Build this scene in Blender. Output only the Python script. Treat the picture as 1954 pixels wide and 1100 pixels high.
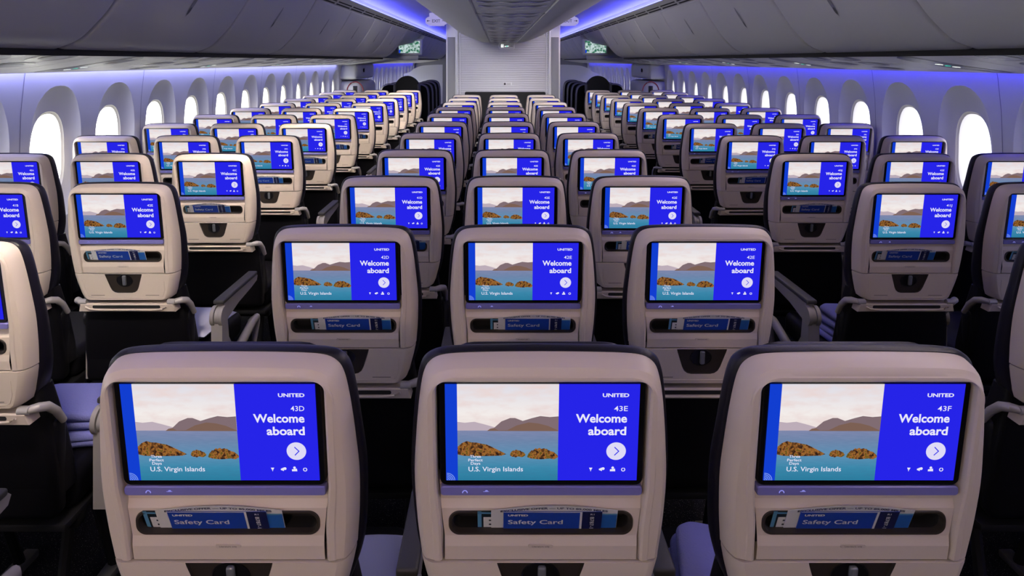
import bpy, bmesh, math, random
from mathutils import Vector, Matrix
from mathutils.geometry import tessellate_polygon

for o in list(bpy.data.objects):
    bpy.data.objects.remove(o)
S = bpy.context.scene
COL = S.collection
R = math.radians
random.seed(7)

# ------------------------------------------------------------------ camera
CAMX, CAMZ = -0.065, 1.62
LENS_PX = 1303.0
cam_d = bpy.data.cameras.new('camera')
cam = bpy.data.objects.new('camera', cam_d)
COL.objects.link(cam)
cam.location = (CAMX, 0, CAMZ)
cam.rotation_euler = (R(90), 0, 0)
cam_d.sensor_width = 36.0
cam_d.lens = LENS_PX / 1954 * 36.0
cam_d.shift_x = (977 - 952) / 1954
cam_d.shift_y = -(550 - 116) / 1954
cam_d.clip_start = 0.02
S.camera = cam

# light levels (r, g, b), one per source
LV = {
    'sky_right': (3.4, 3.4, 3.8), 'sky_left': (11, 11, 10),
    'galley': (52, 38, 29), 'aisle': (7.4, 6.5, 5.5), 'rail_left': (11, 9.5, 7), 'rail_right': (38, 31, 21),
    'dome_left': (16, 15.7, 15.2), 'dome_right': (12, 11.6, 11.6),
    'led': (1.6, 1.7, 25), 'core_left': (0.8, 0.9, 4.5), 'core_right': (0.8, 0.9, 4.5),
    'wash_left': (4.6, 4.8, 12.5), 'wash_right': (0.15, 0.1, 8), 'screens': (1, 1, 1),
}
def split(c):
    m_ = max(max(c), 1e-6)
    return m_, tuple(x / m_ for x in c)

# ------------------------------------------------------------------ world: hazy daylight, brighter on the sunny left-hand side
W = bpy.data.worlds.new('daylight')
S.world = W
W.use_nodes = True
wn = W.node_tree
bg = wn.nodes['Background']
bg.inputs[1].default_value = 1.0
wtc = wn.nodes.new('ShaderNodeTexCoord')
wsp = wn.nodes.new('ShaderNodeSeparateXYZ')
wmr = wn.nodes.new('ShaderNodeMapRange')
wmr.interpolation_type = 'SMOOTHSTEP'
wmr.inputs[1].default_value, wmr.inputs[2].default_value = -0.45, 0.45
wmx = wn.nodes.new('ShaderNodeMix')
wmx.data_type = 'RGBA'
wmx.inputs[6].default_value = LV['sky_left'] + (1,)
wmx.inputs[7].default_value = LV['sky_right'] + (1,)
wn.links.new(wtc.outputs['Generated'], wsp.inputs[0])
wn.links.new(wsp.outputs[0], wmr.inputs[0])
wn.links.new(wmr.outputs[0], wmx.inputs[0])
wn.links.new(wmx.outputs[2], bg.inputs[0])

# ------------------------------------------------------------------ lamps
def area(name, loc, rot, sx, sy, level, spread=180):
    l = bpy.data.lights.new(name, 'AREA')
    l.shape = 'RECTANGLE'
    l.size, l.size_y = sx, sy
    l.energy, l.color = split(level)
    l.spread = R(spread)
    o = bpy.data.objects.new(name, l)
    COL.objects.link(o)
    o.location = loc
    o.rotation_euler = rot
    return o

def aim(o, target):
    o.rotation_euler = (Vector(target) - o.location).to_track_quat('-Z', 'Y').to_euler()

# key light added like a strobe behind the camera, left of centre
a = area('galley_light', (-0.40, -1.2, 2.08), (0, 0, 0), 0.6, 0.3, LV['galley'], 110)
aim(a, (-0.25, 2.0, 0.9))
# down-lights in the left aisle ceiling, turned to the left block
for k in range(6):
    a = area('aisle_light', (-0.95, 0.92 + 1.574 * k, 2.27), (0, 0, 0), 0.22, 0.22, tuple(c * (0.7 if k == 0 else 1.0) for c in LV['aisle']), 48)
    aim(a, (-1.60, 2.50 + 1.574 * k, 0.62))
for sx, side in ((-1, 'left'), (1, 'right')):
    # white rows of the ceiling light rails
    a = area('ceiling_rail_light', (sx * 1.335, 4.2, 2.15), (0, 0, 0), 0.03, 13.0, LV['rail_' + side], 150)
    a.rotation_euler = (0, R(42) * sx, 0)
    # lamp added under the aisle ceiling to brighten the bulkhead and forward rows
    a = area('dome_light', (sx * 0.95, 5.6, 2.27), (0, 0, 0), 0.25, 0.25, LV['dome_' + side], 62)
    aim(a, (sx * 0.1, 10.3, 1.0))

S.view_settings.view_transform = 'Standard'
S.view_settings.look = 'None'
S.view_settings.exposure = 0.0
S.view_settings.gamma = 1.0
S.view_settings.use_curve_mapping = False
S.cycles.max_bounces = 6
S.cycles.diffuse_bounces = 3
S.cycles.glossy_bounces = 2
S.cycles.transmission_bounces = 3
S.cycles.transparent_max_bounces = 6
S.cycles.caustics_reflective = False
S.cycles.caustics_refractive = False
S.cycles.sample_clamp_indirect = 4.0
S.cycles.use_denoising = True

# ------------------------------------------------------------------ materials
def srgb(r, g, b):
    f = lambda c: (c / 12.92) if c <= 0.04045 else ((c + 0.055) / 1.055) ** 2.4
    return (f(r / 255), f(g / 255), f(b / 255), 1)

def mat(name, color, rough=0.5, metal=0.0, spec=0.5, bump=0, bscale=400, coat=0):
    m = bpy.data.materials.new(name)
    m.use_nodes = True
    nt = m.node_tree
    b = nt.nodes['Principled BSDF']
    b.inputs['Base Color'].default_value = tuple(color[:3]) + (1,)
    b.inputs['Roughness'].default_value = rough
    b.inputs['Metallic'].default_value = metal
    b.inputs['Specular IOR Level'].default_value = spec
    if coat:
        b.inputs['Coat Weight'].default_value = coat
    if bump:
        tc = nt.nodes.new('ShaderNodeTexCoord')
        n = nt.nodes.new('ShaderNodeTexNoise')
        n.inputs['Scale'].default_value = bscale
        n.inputs['Detail'].default_value = 3
        bp = nt.nodes.new('ShaderNodeBump')
        bp.inputs['Strength'].default_value = bump
        bp.inputs['Distance'].default_value = 0.002
        nt.links.new(tc.outputs['Object'], n.inputs['Vector'])
        nt.links.new(n.outputs['Fac'], bp.inputs['Height'])
        nt.links.new(bp.outputs['Normal'], b.inputs['Normal'])
    return m

def emis(name, color, strength=1.0, sample=True):
    m = bpy.data.materials.new(name)
    m.use_nodes = True
    nt = m.node_tree
    nt.nodes.remove(nt.nodes['Principled BSDF'])
    e = nt.nodes.new('ShaderNodeEmission')
    e.inputs[0].default_value = color
    e.inputs[1].default_value = strength
    nt.links.new(e.outputs[0], nt.nodes['Material Output'].inputs[0])
    if not sample:
        m.cycles.emission_sampling = 'NONE'
    return m

def picture(name, kind):
    """emissive screen picture: sky, sea or rock, from the display's own height and width coordinates"""
    m = emis(name, (1, 1, 1, 1), LV['screens'][0], sample=(kind != 'rock'))
    nt = m.node_tree
    e = [n for n in nt.nodes if n.type == 'EMISSION'][0]
    tc = nt.nodes.new('ShaderNodeTexCoord')
    sep = nt.nodes.new('ShaderNodeSeparateXYZ')
    nt.links.new(tc.outputs['Object'], sep.inputs[0])
    mp = nt.nodes.new('ShaderNodeMapping')
    nt.links.new(tc.outputs['Object'], mp.inputs[0])
    nz = nt.nodes.new('ShaderNodeTexNoise')
    nt.links.new(mp.outputs[0], nz.inputs['Vector'])
    mr = nt.nodes.new('ShaderNodeMapRange')
    rp = nt.nodes.new('ShaderNodeValToRGB')
    els = rp.color_ramp.elements
    def stops(lst):
        while len(els) < len(lst):
            els.new(0.5)
        for el, (p, c) in zip(els, lst):
            el.position = p
            el.color = c
    mix = nt.nodes.new('ShaderNodeMix')
    mix.data_type = 'RGBA'
    ztop, zbot = D_TOP, D_TOP - D_H
    hz = ztop - 0.475 * D_H
    if kind == 'sky':
        mr.inputs[1].default_value, mr.inputs[2].default_value = hz, ztop
        nt.links.new(sep.outputs[2], mr.inputs[0])
        stops([(0.0, srgb(236, 226, 222)), (0.35, srgb(243, 236, 233)), (1.0, srgb(222, 220, 230))])
        nt.links.new(mr.outputs[0], rp.inputs[0])
        mp.inputs['Scale'].default_value = (14, 14, 40)
        nz.inputs['Scale'].default_value = 1.6
        nz.inputs['Detail'].default_value = 4
        r2 = nt.nodes.new('ShaderNodeValToRGB')
        r2.color_ramp.elements[0].position = 0.42
        r2.color_ramp.elements[1].position = 0.68
        nt.links.new(nz.outputs['Fac'], r2.inputs[0])
        nt.links.new(r2.outputs[0], mix.inputs[0])
        nt.links.new(rp.outputs[0], mix.inputs[6])
        mix.inputs[7].default_value = srgb(233, 214, 212)
    elif kind == 'sea':
        mr.inputs[1].default_value, mr.inputs[2].default_value = zbot, hz
        nt.links.new(sep.outputs[2], mr.inputs[0])
        stops([(0.0, srgb(38, 128, 160)), (0.25, srgb(58, 142, 176)), (0.5, srgb(98, 152, 188)), (0.8, srgb(120, 140, 176)), (1.0, srgb(138, 142, 178))])
        nt.links.new(mr.outputs[0], rp.inputs[0])
        mp.inputs['Scale'].default_value = (40, 40, 420)
        nz.inputs['Scale'].default_value = 1.5
        nz.inputs['Detail'].default_value = 3
        mu = nt.nodes.new('ShaderNodeMath')
        mu.operation = 'MULTIPLY'
        mu.inputs[1].default_value = 0.45
        nt.links.new(nz.outputs['Fac'], mu.inputs[0])
        nt.links.new(mu.outputs[0], mix.inputs[0])
        nt.links.new(rp.outputs[0], mix.inputs[6])
        mix.inputs[7].default_value = srgb(60, 100, 140)
    else:
        nt.links.new(nz.outputs['Fac'], rp.inputs[0])
        nz.inputs['Scale'].default_value = 190
        nz.inputs['Detail'].default_value = 9
        stops([(0.36, srgb(44, 28, 22)), (0.47, srgb(104, 66, 34)), (0.54, srgb(170, 108, 52)), (0.61, srgb(98, 82, 30))])
        mix.inputs[0].default_value = 0.0
        nt.links.new(rp.outputs[0], mix.inputs[6])
    nt.links.new(mix.outputs[2], e.inputs[0])
    return m

# seat back reference heights (metres above the floor)
D_W, D_H = 0.2915, 0.161        # lit display
D_TOP = 1.138
LEAN = math.tan(R(10))
FACE_TOP = 1.165

M = {}
M['cream'] = mat('cream_plastic', (0.61, 0.52, 0.44), 0.42, spec=0.4)
M['cream_dark'] = mat('cream_plastic_inner', (0.55, 0.47, 0.40), 0.5, spec=0.35)
M['trim'] = mat('taupe_trim', (0.030, 0.024, 0.020), 0.42, spec=0.35)
M['black'] = mat('black_plastic', (0.006, 0.006, 0.008), 0.35)
M['bezel'] = mat('screen_bezel', (0.004, 0.004, 0.005), 0.25)
M['liner'] = mat('pocket_liner', (0.006, 0.006, 0.007), 0.8)
M['leather'] = mat('navy_leather', (0.006, 0.005, 0.011), 0.42, spec=0.35, bump=0.15, bscale=500)
M['leather2'] = mat('black_leather', (0.0028, 0.0026, 0.004), 0.45, spec=0.22, bump=0.15, bscale=500)
M['bar'] = mat('lilac_bar', (0.19, 0.18, 0.47), 0.3)  # blue screen glow on the bar put into its base colour
M['alu'] = mat('grey_arm', (0.36, 0.34, 0.335), 0.4, metal=0.15)
M['armpad'] = mat('arm_pad', (0.045, 0.045, 0.05), 0.5, bump=0.1)
M['knob'] = mat('latch_grey', (0.16, 0.17, 0.19), 0.3, metal=0.3)
M['frame'] = mat('seat_frame', (0.006, 0.006, 0.007), 0.6, spec=0.25)
M['foot'] = mat('seat_foot', (0.16, 0.155, 0.15), 0.4, metal=0.5)
M['ink'] = mat('dark_ink', (0.05, 0.045, 0.045), 0.6)
M['wall'] = mat('wall_panel', (0.78, 0.78, 0.79), 0.5, spec=0.3)
M['reveal'] = mat('window_reveal', (0.76, 0.74, 0.70), 0.5, spec=0.3)
M['bin'] = mat('bin_panel', (0.58, 0.57, 0.57), 0.62, spec=0.3)
M['dark_gap'] = mat('dark_gap', (0.006, 0.006, 0.007), 0.8)
M['psu'] = mat('service_panel', (0.60, 0.59, 0.58), 0.48, spec=0.4)
M['psu_dark'] = mat('service_grille', (0.045, 0.045, 0.05), 0.4)
M['chrome'] = mat('vent_metal', (0.45, 0.45, 0.52), 0.25, metal=0.5)
M['ceil'] = mat('ceiling_panel', (0.68, 0.68, 0.72), 0.5, spec=0.3)
M['white'] = mat('white_plastic', (0.72, 0.72, 0.73), 0.4)
M['grey'] = mat('grey_panel', (0.24, 0.24, 0.26), 0.45)
M['seam'] = mat('seam_line', (0.22, 0.22, 0.30), 0.6)
M['lens'] = mat('clear_lens', (0.5, 0.5, 0.5), 0.1)
M['red'] = mat('red_stripe', (0.30, 0.02, 0.03), 0.5)

m = mat('carpet', (0.01, 0.01, 0.011), 0.95, spec=0.1, bump=0.6, bscale=700)
nt = m.node_tree
tc = nt.nodes.new('ShaderNodeTexCoord')
vo = nt.nodes.new('ShaderNodeTexNoise')
vo.inputs['Scale'].default_value = 260
vo.inputs['Detail'].default_value = 1
rp = nt.nodes.new('ShaderNodeValToRGB')
rp.color_ramp.elements[0].position = 0.66
rp.color_ramp.elements[0].color = (0.010, 0.010, 0.012, 1)
rp.color_ramp.elements[1].position = 0.74
rp.color_ramp.elements[1].color = (0.30, 0.29, 0.28, 1)
nt.links.new(tc.outputs['Object'], vo.inputs['Vector'])
nt.links.new(vo.outputs['Fac'], rp.inputs[0])
nt.links.new(rp.outputs[0], nt.nodes['Principled BSDF'].inputs['Base Color'])
M['carpet'] = m

# bulkhead with faint wavy engraved lines
m = mat('bulkhead_panel', (0.60, 0.60, 0.615), 0.45)
nt = m.node_tree
tc = nt.nodes.new('ShaderNodeTexCoord')
wv = nt.nodes.new('ShaderNodeTexWave')
wv.bands_direction = 'Z'
wv.inputs['Scale'].default_value = 9.0
wv.inputs['Distortion'].default_value = 2.2
wv.inputs['Detail'].default_value = 1.0
wv.inputs['Detail Scale'].default_value = 0.25
bp = nt.nodes.new('ShaderNodeBump')
bp.inputs['Strength'].default_value = 0.45
bp.inputs['Distance'].default_value = 0.012
nt.links.new(tc.outputs['Object'], wv.inputs['Vector'])
nt.links.new(wv.outputs['Fac'], bp.inputs['Height'])
nt.links.new(bp.outputs['Normal'], nt.nodes['Principled BSDF'].inputs['Normal'])
M['bulkhead'] = m

# window glass: thin, clear, faint reflection
m = bpy.data.materials.new('window_glass')
m.use_nodes = True
nt = m.node_tree
nt.nodes.remove(nt.nodes['Principled BSDF'])
tr = nt.nodes.new('ShaderNodeBsdfTransparent')
tr.inputs[0].default_value = (0.95, 0.96, 0.97, 1)
gl = nt.nodes.new('ShaderNodeBsdfGlossy')
gl.inputs['Roughness'].default_value = 0.05
mx = nt.nodes.new('ShaderNodeMixShader')
mx.inputs[0].default_value = 0.06
nt.links.new(tr.outputs[0], mx.inputs[1])
nt.links.new(gl.outputs[0], mx.inputs[2])
nt.links.new(mx.outputs[0], nt.nodes['Material Output'].inputs[0])
M['glass'] = m

E = {}
SCR = LV['screens'][0]
E['led'] = emis('led_blue', split(LV['led'])[1] + (1,), split(LV['led'])[0])
for side in ('left', 'right'):
    E['core_' + side] = emis('led_core_' + side, split(LV['core_' + side])[1] + (1,), split(LV['core_' + side])[0])
    E['wash_' + side] = emis('led_wash_' + side, split(LV['wash_' + side])[1] + (1,), split(LV['wash_' + side])[0])
E['panel'] = emis('screen_panel_blue', srgb(38, 36, 232), SCR)
E['strip'] = emis('screen_strip_blue', srgb(18, 62, 208), 1.0, False)
E['white'] = emis('screen_white', srgb(232, 230, 250), 1.0, False)
E['disc'] = emis('screen_disc', srgb(222, 218, 246), 1.0, False)
E['hill1'] = emis('screen_far_hill', srgb(188, 172, 184), 1.0, False)
E['hill2'] = emis('screen_hill', srgb(128, 108, 114), 1.0, False)
E['hill3'] = emis('screen_near_hill', srgb(124, 96, 84), 1.0, False)
E['sky'] = picture('screen_sky', 'sky')
E['sea'] = picture('screen_sea', 'sea')
E['rock'] = picture('screen_rock', 'rock')
E['globe'] = emis('screen_globe', srgb(120, 150, 235), 1.0, False)
E['barlit'] = emis('bar_icon', srgb(150, 150, 235), 1.0, False)
E['sign_white'] = emis('sign_white', (0.9, 0.95, 0.92, 1), 1.6, False)
E['sign_teal'] = emis('sign_teal', (0.05, 0.75, 0.55, 1), 1.3, False)
M['sign_face'] = emis('sign_face', (0.36, 0.33, 0.66, 1), 1.0, False)

# ------------------------------------------------------------------ mesh builder
class MB:
    def __init__(s):
        s.v, s.f, s.m, s.mats = [], [], [], []
    def mi(s, mt):
        if mt not in s.mats:
            s.mats.append(mt)
        return s.mats.index(mt)
    def add(s, verts, faces, mt):
        k, i = len(s.v), s.mi(mt)
        s.v += [tuple(p) for p in verts]
        for f in faces:
            s.f.append([k + q for q in f])
            s.m.append(i)
    def loft(s, rings, mt, closed=True, cap0=False, cap1=False):
        n = len(rings[0])
        vs = [p for r in rings for p in r]
        fs = []
        for a in range(len(rings) - 1):
            for b in range(n if closed else n - 1):
                c = (b + 1) % n
                fs.append((a * n + b, a * n + c, (a + 1) * n + c, (a + 1) * n + b))
        if cap0:
            fs.append(tuple(reversed(range(n))))
        if cap1:
            k = (len(rings) - 1) * n
            fs.append(tuple(range(k, k + n)))
        s.add(vs, fs, mt)
    def box(s, c, d, mt, bev=0.0, seg=2):
        b = bmesh.new()
        bmesh.ops.create_cube(b, size=1)
        for v in b.verts:
            v.co = Vector((v.co.x * d[0], v.co.y * d[1], v.co.z * d[2]))
        if bev:
            bmesh.ops.bevel(b, geom=list(b.edges), offset=bev, segments=seg, profile=0.5, affect='EDGES')
        b.verts.ensure_lookup_table()
        for i, v in enumerate(b.verts):
            v.index = i
        s.add([tuple(v.co + Vector(c)) for v in b.verts], [[v.index for v in f.verts] for f in b.faces], mt)
        b.free()
    def tube(s, pts, r, mt, n=10, flat=1.0, caps=True):
        """tube along a path; flat scales the section across the path's second axis"""
        pts = [Vector(p) for p in pts]
        rings = []
        for i, p in enumerate(pts):
            t = (pts[min(i + 1, len(pts) - 1)] - pts[max(i - 1, 0)]).normalized()
            up = Vector((1, 0, 0)) if abs(t.x) < 0.9 else Vector((0, 0, 1))
            a = t.cross(up).normalized()
            b = t.cross(a).normalized()
            rr = r[i] if isinstance(r, (list, tuple)) else r
            rings.append([tuple(p + a * (rr * flat * math.cos(2 * math.pi * k / n)) + b * (rr * math.sin(2 * math.pi * k / n))) for k in range(n)])
        s.loft(rings, mt, True, caps, caps)
    def poly(s, pts2, fn, mt, holes=()):
        """flat polygon with holes, mapped by fn(x, z)"""
        loops = [[Vector((p[0], p[1], 0)) for p in pts2]] + [[Vector((p[0], p[1], 0)) for p in h] for h in holes]
        flat = [p for l in loops for p in l]
        tris = tessellate_polygon(loops)
        fs = []
        for t in tris:
            a, b, c = (flat[i] for i in t)
            if (b - a).cross(c - a).z < 0:
                t = (t[0], t[2], t[1])
            fs.append(t)
        s.add([fn(p.x, p.y) for p in flat], fs, mt)
    def build(s, name, parent=None, smooth=35):
        me = bpy.data.meshes.new(name)
        me.from_pydata(s.v, [], s.f)
        for mt in s.mats:
            me.materials.append(mt)
        me.polygons.foreach_set('material_index', s.m)
        if smooth:
            me.polygons.foreach_set('use_smooth', [True] * len(me.polygons))
            me.set_sharp_from_angle(angle=R(smooth))
        me.update()
        o = bpy.data.objects.new(name, me)
        COL.objects.link(o)
        if parent:
            o.parent = parent
        return o

def tag(o, label=None, cat=None, group=None, kind=None):
    if label: o['label'] = label
    if cat: o['category'] = cat
    if group: o['group'] = group
    if kind: o['kind'] = kind
    return o

def empty(name, loc=(0, 0, 0)):
    o = bpy.data.objects.new(name, None)
    COL.objects.link(o)
    o.location = loc
    o.empty_display_size = 0.1
    return o

def crom(pts, n, closed=False):
    """Catmull-Rom through 2-D or 3-D points, resampled evenly to n points"""
    P = [Vector(p) for p in pts]
    out = []
    cnt = len(P) if closed else len(P) - 1
    for i in range(cnt):
        p0 = P[i - 1] if (closed or i > 0) else P[0] * 2 - P[1]
        p1, p2 = P[i], P[(i + 1) % len(P)]
        p3 = P[(i + 2) % len(P)] if (closed or i + 2 < len(P)) else P[-1] * 2 - P[-2]
        for k in range(12):
            t = k / 12
            out.append(0.5 * ((2 * p1) + (p2 - p0) * t + (2 * p0 - 5 * p1 + 4 * p2 - p3) * t * t + (3 * p1 - p0 - 3 * p2 + p3) * t ** 3))
    if not closed:
        out.append(P[-1])
    else:
        out.append(out[0])
    L = [0]
    for a, b in zip(out, out[1:]):
        L.append(L[-1] + (b - a).length)
    res = []
    tot = n if closed else n - 1
    j = 0
    for k in range(n):
        d = L[-1] * k / tot
        while j < len(L) - 2 and L[j + 1] < d:
            j += 1
        t = (d - L[j]) / max(L[j + 1] - L[j], 1e-9)
        res.append(out[j].lerp(out[j + 1], t))
    return res

def rrect(cx, cz, w, h, r, n=6):
    pts = []
    for (sx, sz, a0) in ((1, 1, 0), (-1, 1, 90), (-1, -1, 180), (1, -1, 270)):
        for k in range(n + 1):
            a = R(a0 + 90 * k / n)
            pts.append((cx + sx * (w / 2 - r) + r * math.cos(a), cz + sz * (h / 2 - r) + r * math.sin(a)))
    return pts

def supere(cx, cz, a, b, e, n):
    pts = []
    for k in range(n):
        t = 2 * math.pi * k / n
        c, s_ = math.cos(t), math.sin(t)
        pts.append((cx + a * math.copysign(abs(c) ** (2 / e), c), cz + b * math.copysign(abs(s_) ** (2 / e), s_)))
    return pts

_tcache = {}
def text2d(txt, size, bold=0.0, xs=1.0, align='LEFT'):
    """built-in font outlined to (verts, faces); size is the capital height"""
    key = (txt, bold)
    if key not in _tcache:
        c = bpy.data.curves.new('lettering', 'FONT')
        c.body = txt
        c.resolution_u = 3
        c.offset = bold
        o = bpy.data.objects.new('lettering', c)
        me = bpy.data.meshes.new_from_object(o)
        _tcache[key] = ([(v.co.x, v.co.y) for v in me.vertices], [tuple(p.vertices) for p in me.polygons])
        bpy.data.objects.remove(o)
        bpy.data.meshes.remove(me)
        bpy.data.curves.remove(c)
    vs, fs = _tcache[key]
    k = size / 0.70
    vs = [(x * k * xs, y * k) for x, y in vs]
    x0, x1 = min(v[0] for v in vs), max(v[0] for v in vs)
    dx = {'LEFT': -x0, 'RIGHT': -x1, 'CENTER': -(x0 + x1) / 2}[align]
    return [(x + dx, y) for x, y in vs], fs, x1 - x0

def put_text(mb, txt, x, z, size, mt, fn, bold=0.0, xs=1.0, align='LEFT', width=None, rot=0):
    vs, fs, w = text2d(txt, size, bold, xs, align)
    k = (width / w) if width else 1.0
    c, s_ = math.cos(rot), math.sin(rot)
    out = []
    for (a, b) in vs:
        a *= k
        out.append(fn(x + a * c - b * s_, z + a * s_ + b * c))
    mb.add(out, fs, mt)

# ------------------------------------------------------------------ the setting: floor, walls, windows
WIN0, WPITCH = 3.935, 0.610
Y_AFT, Y_FWD = -2.45, 20.55
def wallx(z):
    P = [(0.0, 2.40), (0.35, 2.53), (0.8, 2.605), (1.1, 2.615), (1.35, 2.607), (1.56, 2.585), (1.68, 2.56)]
    for (a, b), (c, d) in zip(P, P[1:]):
        if z <= c:
            t = (z - a) / (c - a)
            return b + (d - b) * t
    return P[-1][1]

mb = MB()
mb.add([(-2.8, Y_AFT, 0), (2.8, Y_AFT, 0), (2.8, Y_FWD, 0), (-2.8, Y_FWD, 0)], [(0, 1, 2, 3)], M['carpet'])
tag(mb.build('floor'), kind='structure')

ZT, ZB = 1.665, 0.42
CZ = 1.075            # window centre height
HA, HB = 0.137, 0.238
def rect_ray(y, dz_up, dz_dn, hw, ang):
    c, s_ = math.cos(ang), math.sin(ang)
    t = 1e9
    if abs(c) > 1e-6: t = min(t, hw / abs(c))
    if s_ > 1e-6: t = min(t, dz_up / s_)
    if s_ < -1e-6: t = min(t, dz_dn / -s_)
    return (y + t * c, t * s_)

def window_module(mb, sx, yc):
    hw = WPITCH / 2
    up, dn = ZT - CZ, CZ - ZB
    angs = [2 * math.pi * k / 56 for k in range(56)]
    for cy, cz in ((hw, up), (-hw, up), (-hw, -dn), (hw, -dn)):
        a0 = math.atan2(cz, cy) % (2 * math.pi)
        j = min(range(len(angs)), key=lambda i: abs(angs[i] - a0))
        angs[j] = a0
    angs.sort()
    def ell(a, b, e, zoff, ang):
        c, s_ = math.cos(ang), math.sin(ang)
        r = (abs(c / a) ** e + abs(s_ / b) ** e) ** (-1 / e)
        return (yc + r * c, CZ + zoff + r * s_)
    def ring(fn, depth):
        out = []
        for ang in angs:
            y, z = fn(ang)
            dd = depth(y, z) if callable(depth) else depth
            out.append((sx * (wallx(z) + dd), y, z))
        return out
    def rect(ang):
        y, z = rect_ray(yc, up, dn, hw, ang)
        return (y, CZ + z)
    mid = lambda ang: tuple(0.5 * (p + q) for p, q in zip(rect(ang), ell(0.225, 0.375, 2.4, 0.02, ang)))
    A = [ring(rect, 0), ring(mid, 0), ring(lambda a: ell(0.232, 0.382, 2.4, 0.02, a), 0)]
    B = [ring(lambda a: ell(0.228, 0.378, 2.4, 0.02, a), 0.004), ring(lambda a: ell(0.205, 0.345, 2.4, 0.01, a), 0.030),
         ring(lambda a: ell(0.172, 0.287, 2.5, 0.0, a), 0.046), ring(lambda a: ell(0.150, 0.252, 2.5, 0, a), 0.052)]
    C = [ring(lambda a: ell(0.147, 0.249, 2.5, 0, a), 0.056), ring(lambda a: ell(HA, HB, 2.5, 0, a), 0.062),
         ring(lambda a: ell(HA - .002, HB - .003, 2.5, 0, a), 0.10), ring(lambda a: ell(HA - .004, HB - .006, 2.5, 0, a), 0.145)]
    if sx > 0:
        A, B, C = ([list(reversed(r)) for r in q] for q in (A, B, C))
    mb.loft(A + [B[0]], M['wall'])
    mb.loft(B, M['wall'])
    mb.loft([B[-1]] + C, M['reveal'])
    return [p for p in C[-1]]

NW = 0
win_y = [WIN0 + WPITCH * k for k in range(-10, 12)]
fwd_y = [12.95 + WPITCH * k for k in range(0, 13)]
PANES = {}
for sx, side in ((-1, 'left'), (1, 'right')):
    mb = MB()
    for yc in win_y + fwd_y:
        PANES[(sx, yc)] = window_module(mb, sx, yc)
    # lower wall and blank section by the doors
    ya, yb = win_y[0] - WPITCH / 2, fwd_y[-1] + WPITCH / 2
    lows = [0, 0.2, 0.35, ZB]
    mb.loft([[(sx * wallx(z), y, z) for z in lows] for y in (ya, yb)], M['wall'], closed=False)
    zs = [ZB, 0.6, 0.8, 1.1, 1.35, 1.56, ZT]
    d0, d1 = win_y[-1] + WPITCH / 2, fwd_y[0] - WPITCH / 2
    mb.loft([[(sx * wallx(z), y, z) for z in zs] for y in (d0, d1)], M['wall'], closed=False)
    tag(mb.build('wall_' + side), kind='structure')
    # panel joints, one every two windows
    for i in range(-4, 6):
        y = WIN0 - WPITCH / 2 + 2 * WPITCH * i
        if y > d0 + 0.01: break
        mj = MB()
        zz = [0.45 + 0.06 * k for k in range(21)]
        prof = [[(sx * (wallx(z) - 0.0012), y + dy, z) for z in zz] for dy in (-0.0022, 0.0022)]
        mj.loft(prof, M['seam'], closed=False)
        NW += 1
        tag(mj.build('trim_%d' % NW), kind='structure')

NW = 0
for (sx, yc), ring in PANES.items():
    NW += 1
    mb = MB()
    cx = sum(p[0] for p in ring) / len(ring)
    pts = [(cx, p[1], p[2]) for p in ring]
    mb.loft([ring, pts], M['reveal'])
    mb.add(pts, [tuple(range(len(pts)))], M['glass'])
    tag(mb.build('window_%d' % NW, smooth=0), kind='structure')

# end walls and the hull roof that keep the cabin closed
mb = MB()
mb.box((0, Y_AFT - 0.03, 1.3), (5.8, 0.06, 2.7), M['grey'])
tag(mb.build('wall_aft'), kind='structure')
mb = MB()
mb.box((0, Y_FWD + 0.03, 1.3), (5.8, 0.06, 2.7), M['grey'])
tag(mb.build('wall_forward'), kind='structure')

# ------------------------------------------------------------------ ceiling
BIN_P = [(1.785, 1.665), (1.700, 1.699), (1.635, 1.757), (1.580, 1.820), (1.520, 1.910), (1.485, 1.965), (1.440, 2.045), (1.425, 2.072)]
BIN_C = [(p.x, p.y) for p in crom(BIN_P, 22)]

def strip(mb, pts, y0, y1, mt, sx=1, flip=False, ny=1):
    ys = [y0 + (y1 - y0) * k / ny for k in range(ny + 1)]
    rings = [[(sx * x, y, z) for x, z in pts] for y in ys]
    if (sx > 0) != flip:
        rings = [list(reversed(r)) for r in rings]
    mb.loft(rings, mt, closed=False)

mb = MB()
ceil_pts = [(p.x, p.y) for p in crom([(1.421, 2.150), (1.415, 2.18), (1.385, 2.222), (1.22, 2.275), (0.95, 2.305), (0.60, 2.31)], 30)]
for sx in (-1, 1):
    strip(mb, ceil_pts, Y_AFT, Y_FWD, M['ceil'], sx)
strip(mb, [(0.62, 2.31), (0, 2.33)], 10.2, Y_FWD, M['ceil'], 1)
strip(mb, [(0.62, 2.31), (0, 2.33)], 10.2, Y_FWD, M['ceil'], -1)
tag(mb.build('ceiling'), kind='structure')

mb = MB()
strip(mb, [(2.80, 2.42), (0, 2.42)], Y_AFT, Y_FWD, M['grey'], 1)
strip(mb, [(2.80, 2.42), (0, 2.42)], Y_AFT, Y_FWD, M['grey'], -1)
tag(mb.build('ceiling_hull'), kind='structure')
for sx, side in ((-1, 'left'), (1, 'right')):
    mb = MB()
    strip(mb, [(2.80, 1.60), (2.80, 2.42)], Y_AFT, Y_FWD, M['grey'], sx)
    strip(mb, [(2.55, 1.665), (2.80, 1.60)], Y_AFT, Y_FWD, M['grey'], sx)
    tag(mb.build('wall_hull_' + side), kind='structure')

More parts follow.
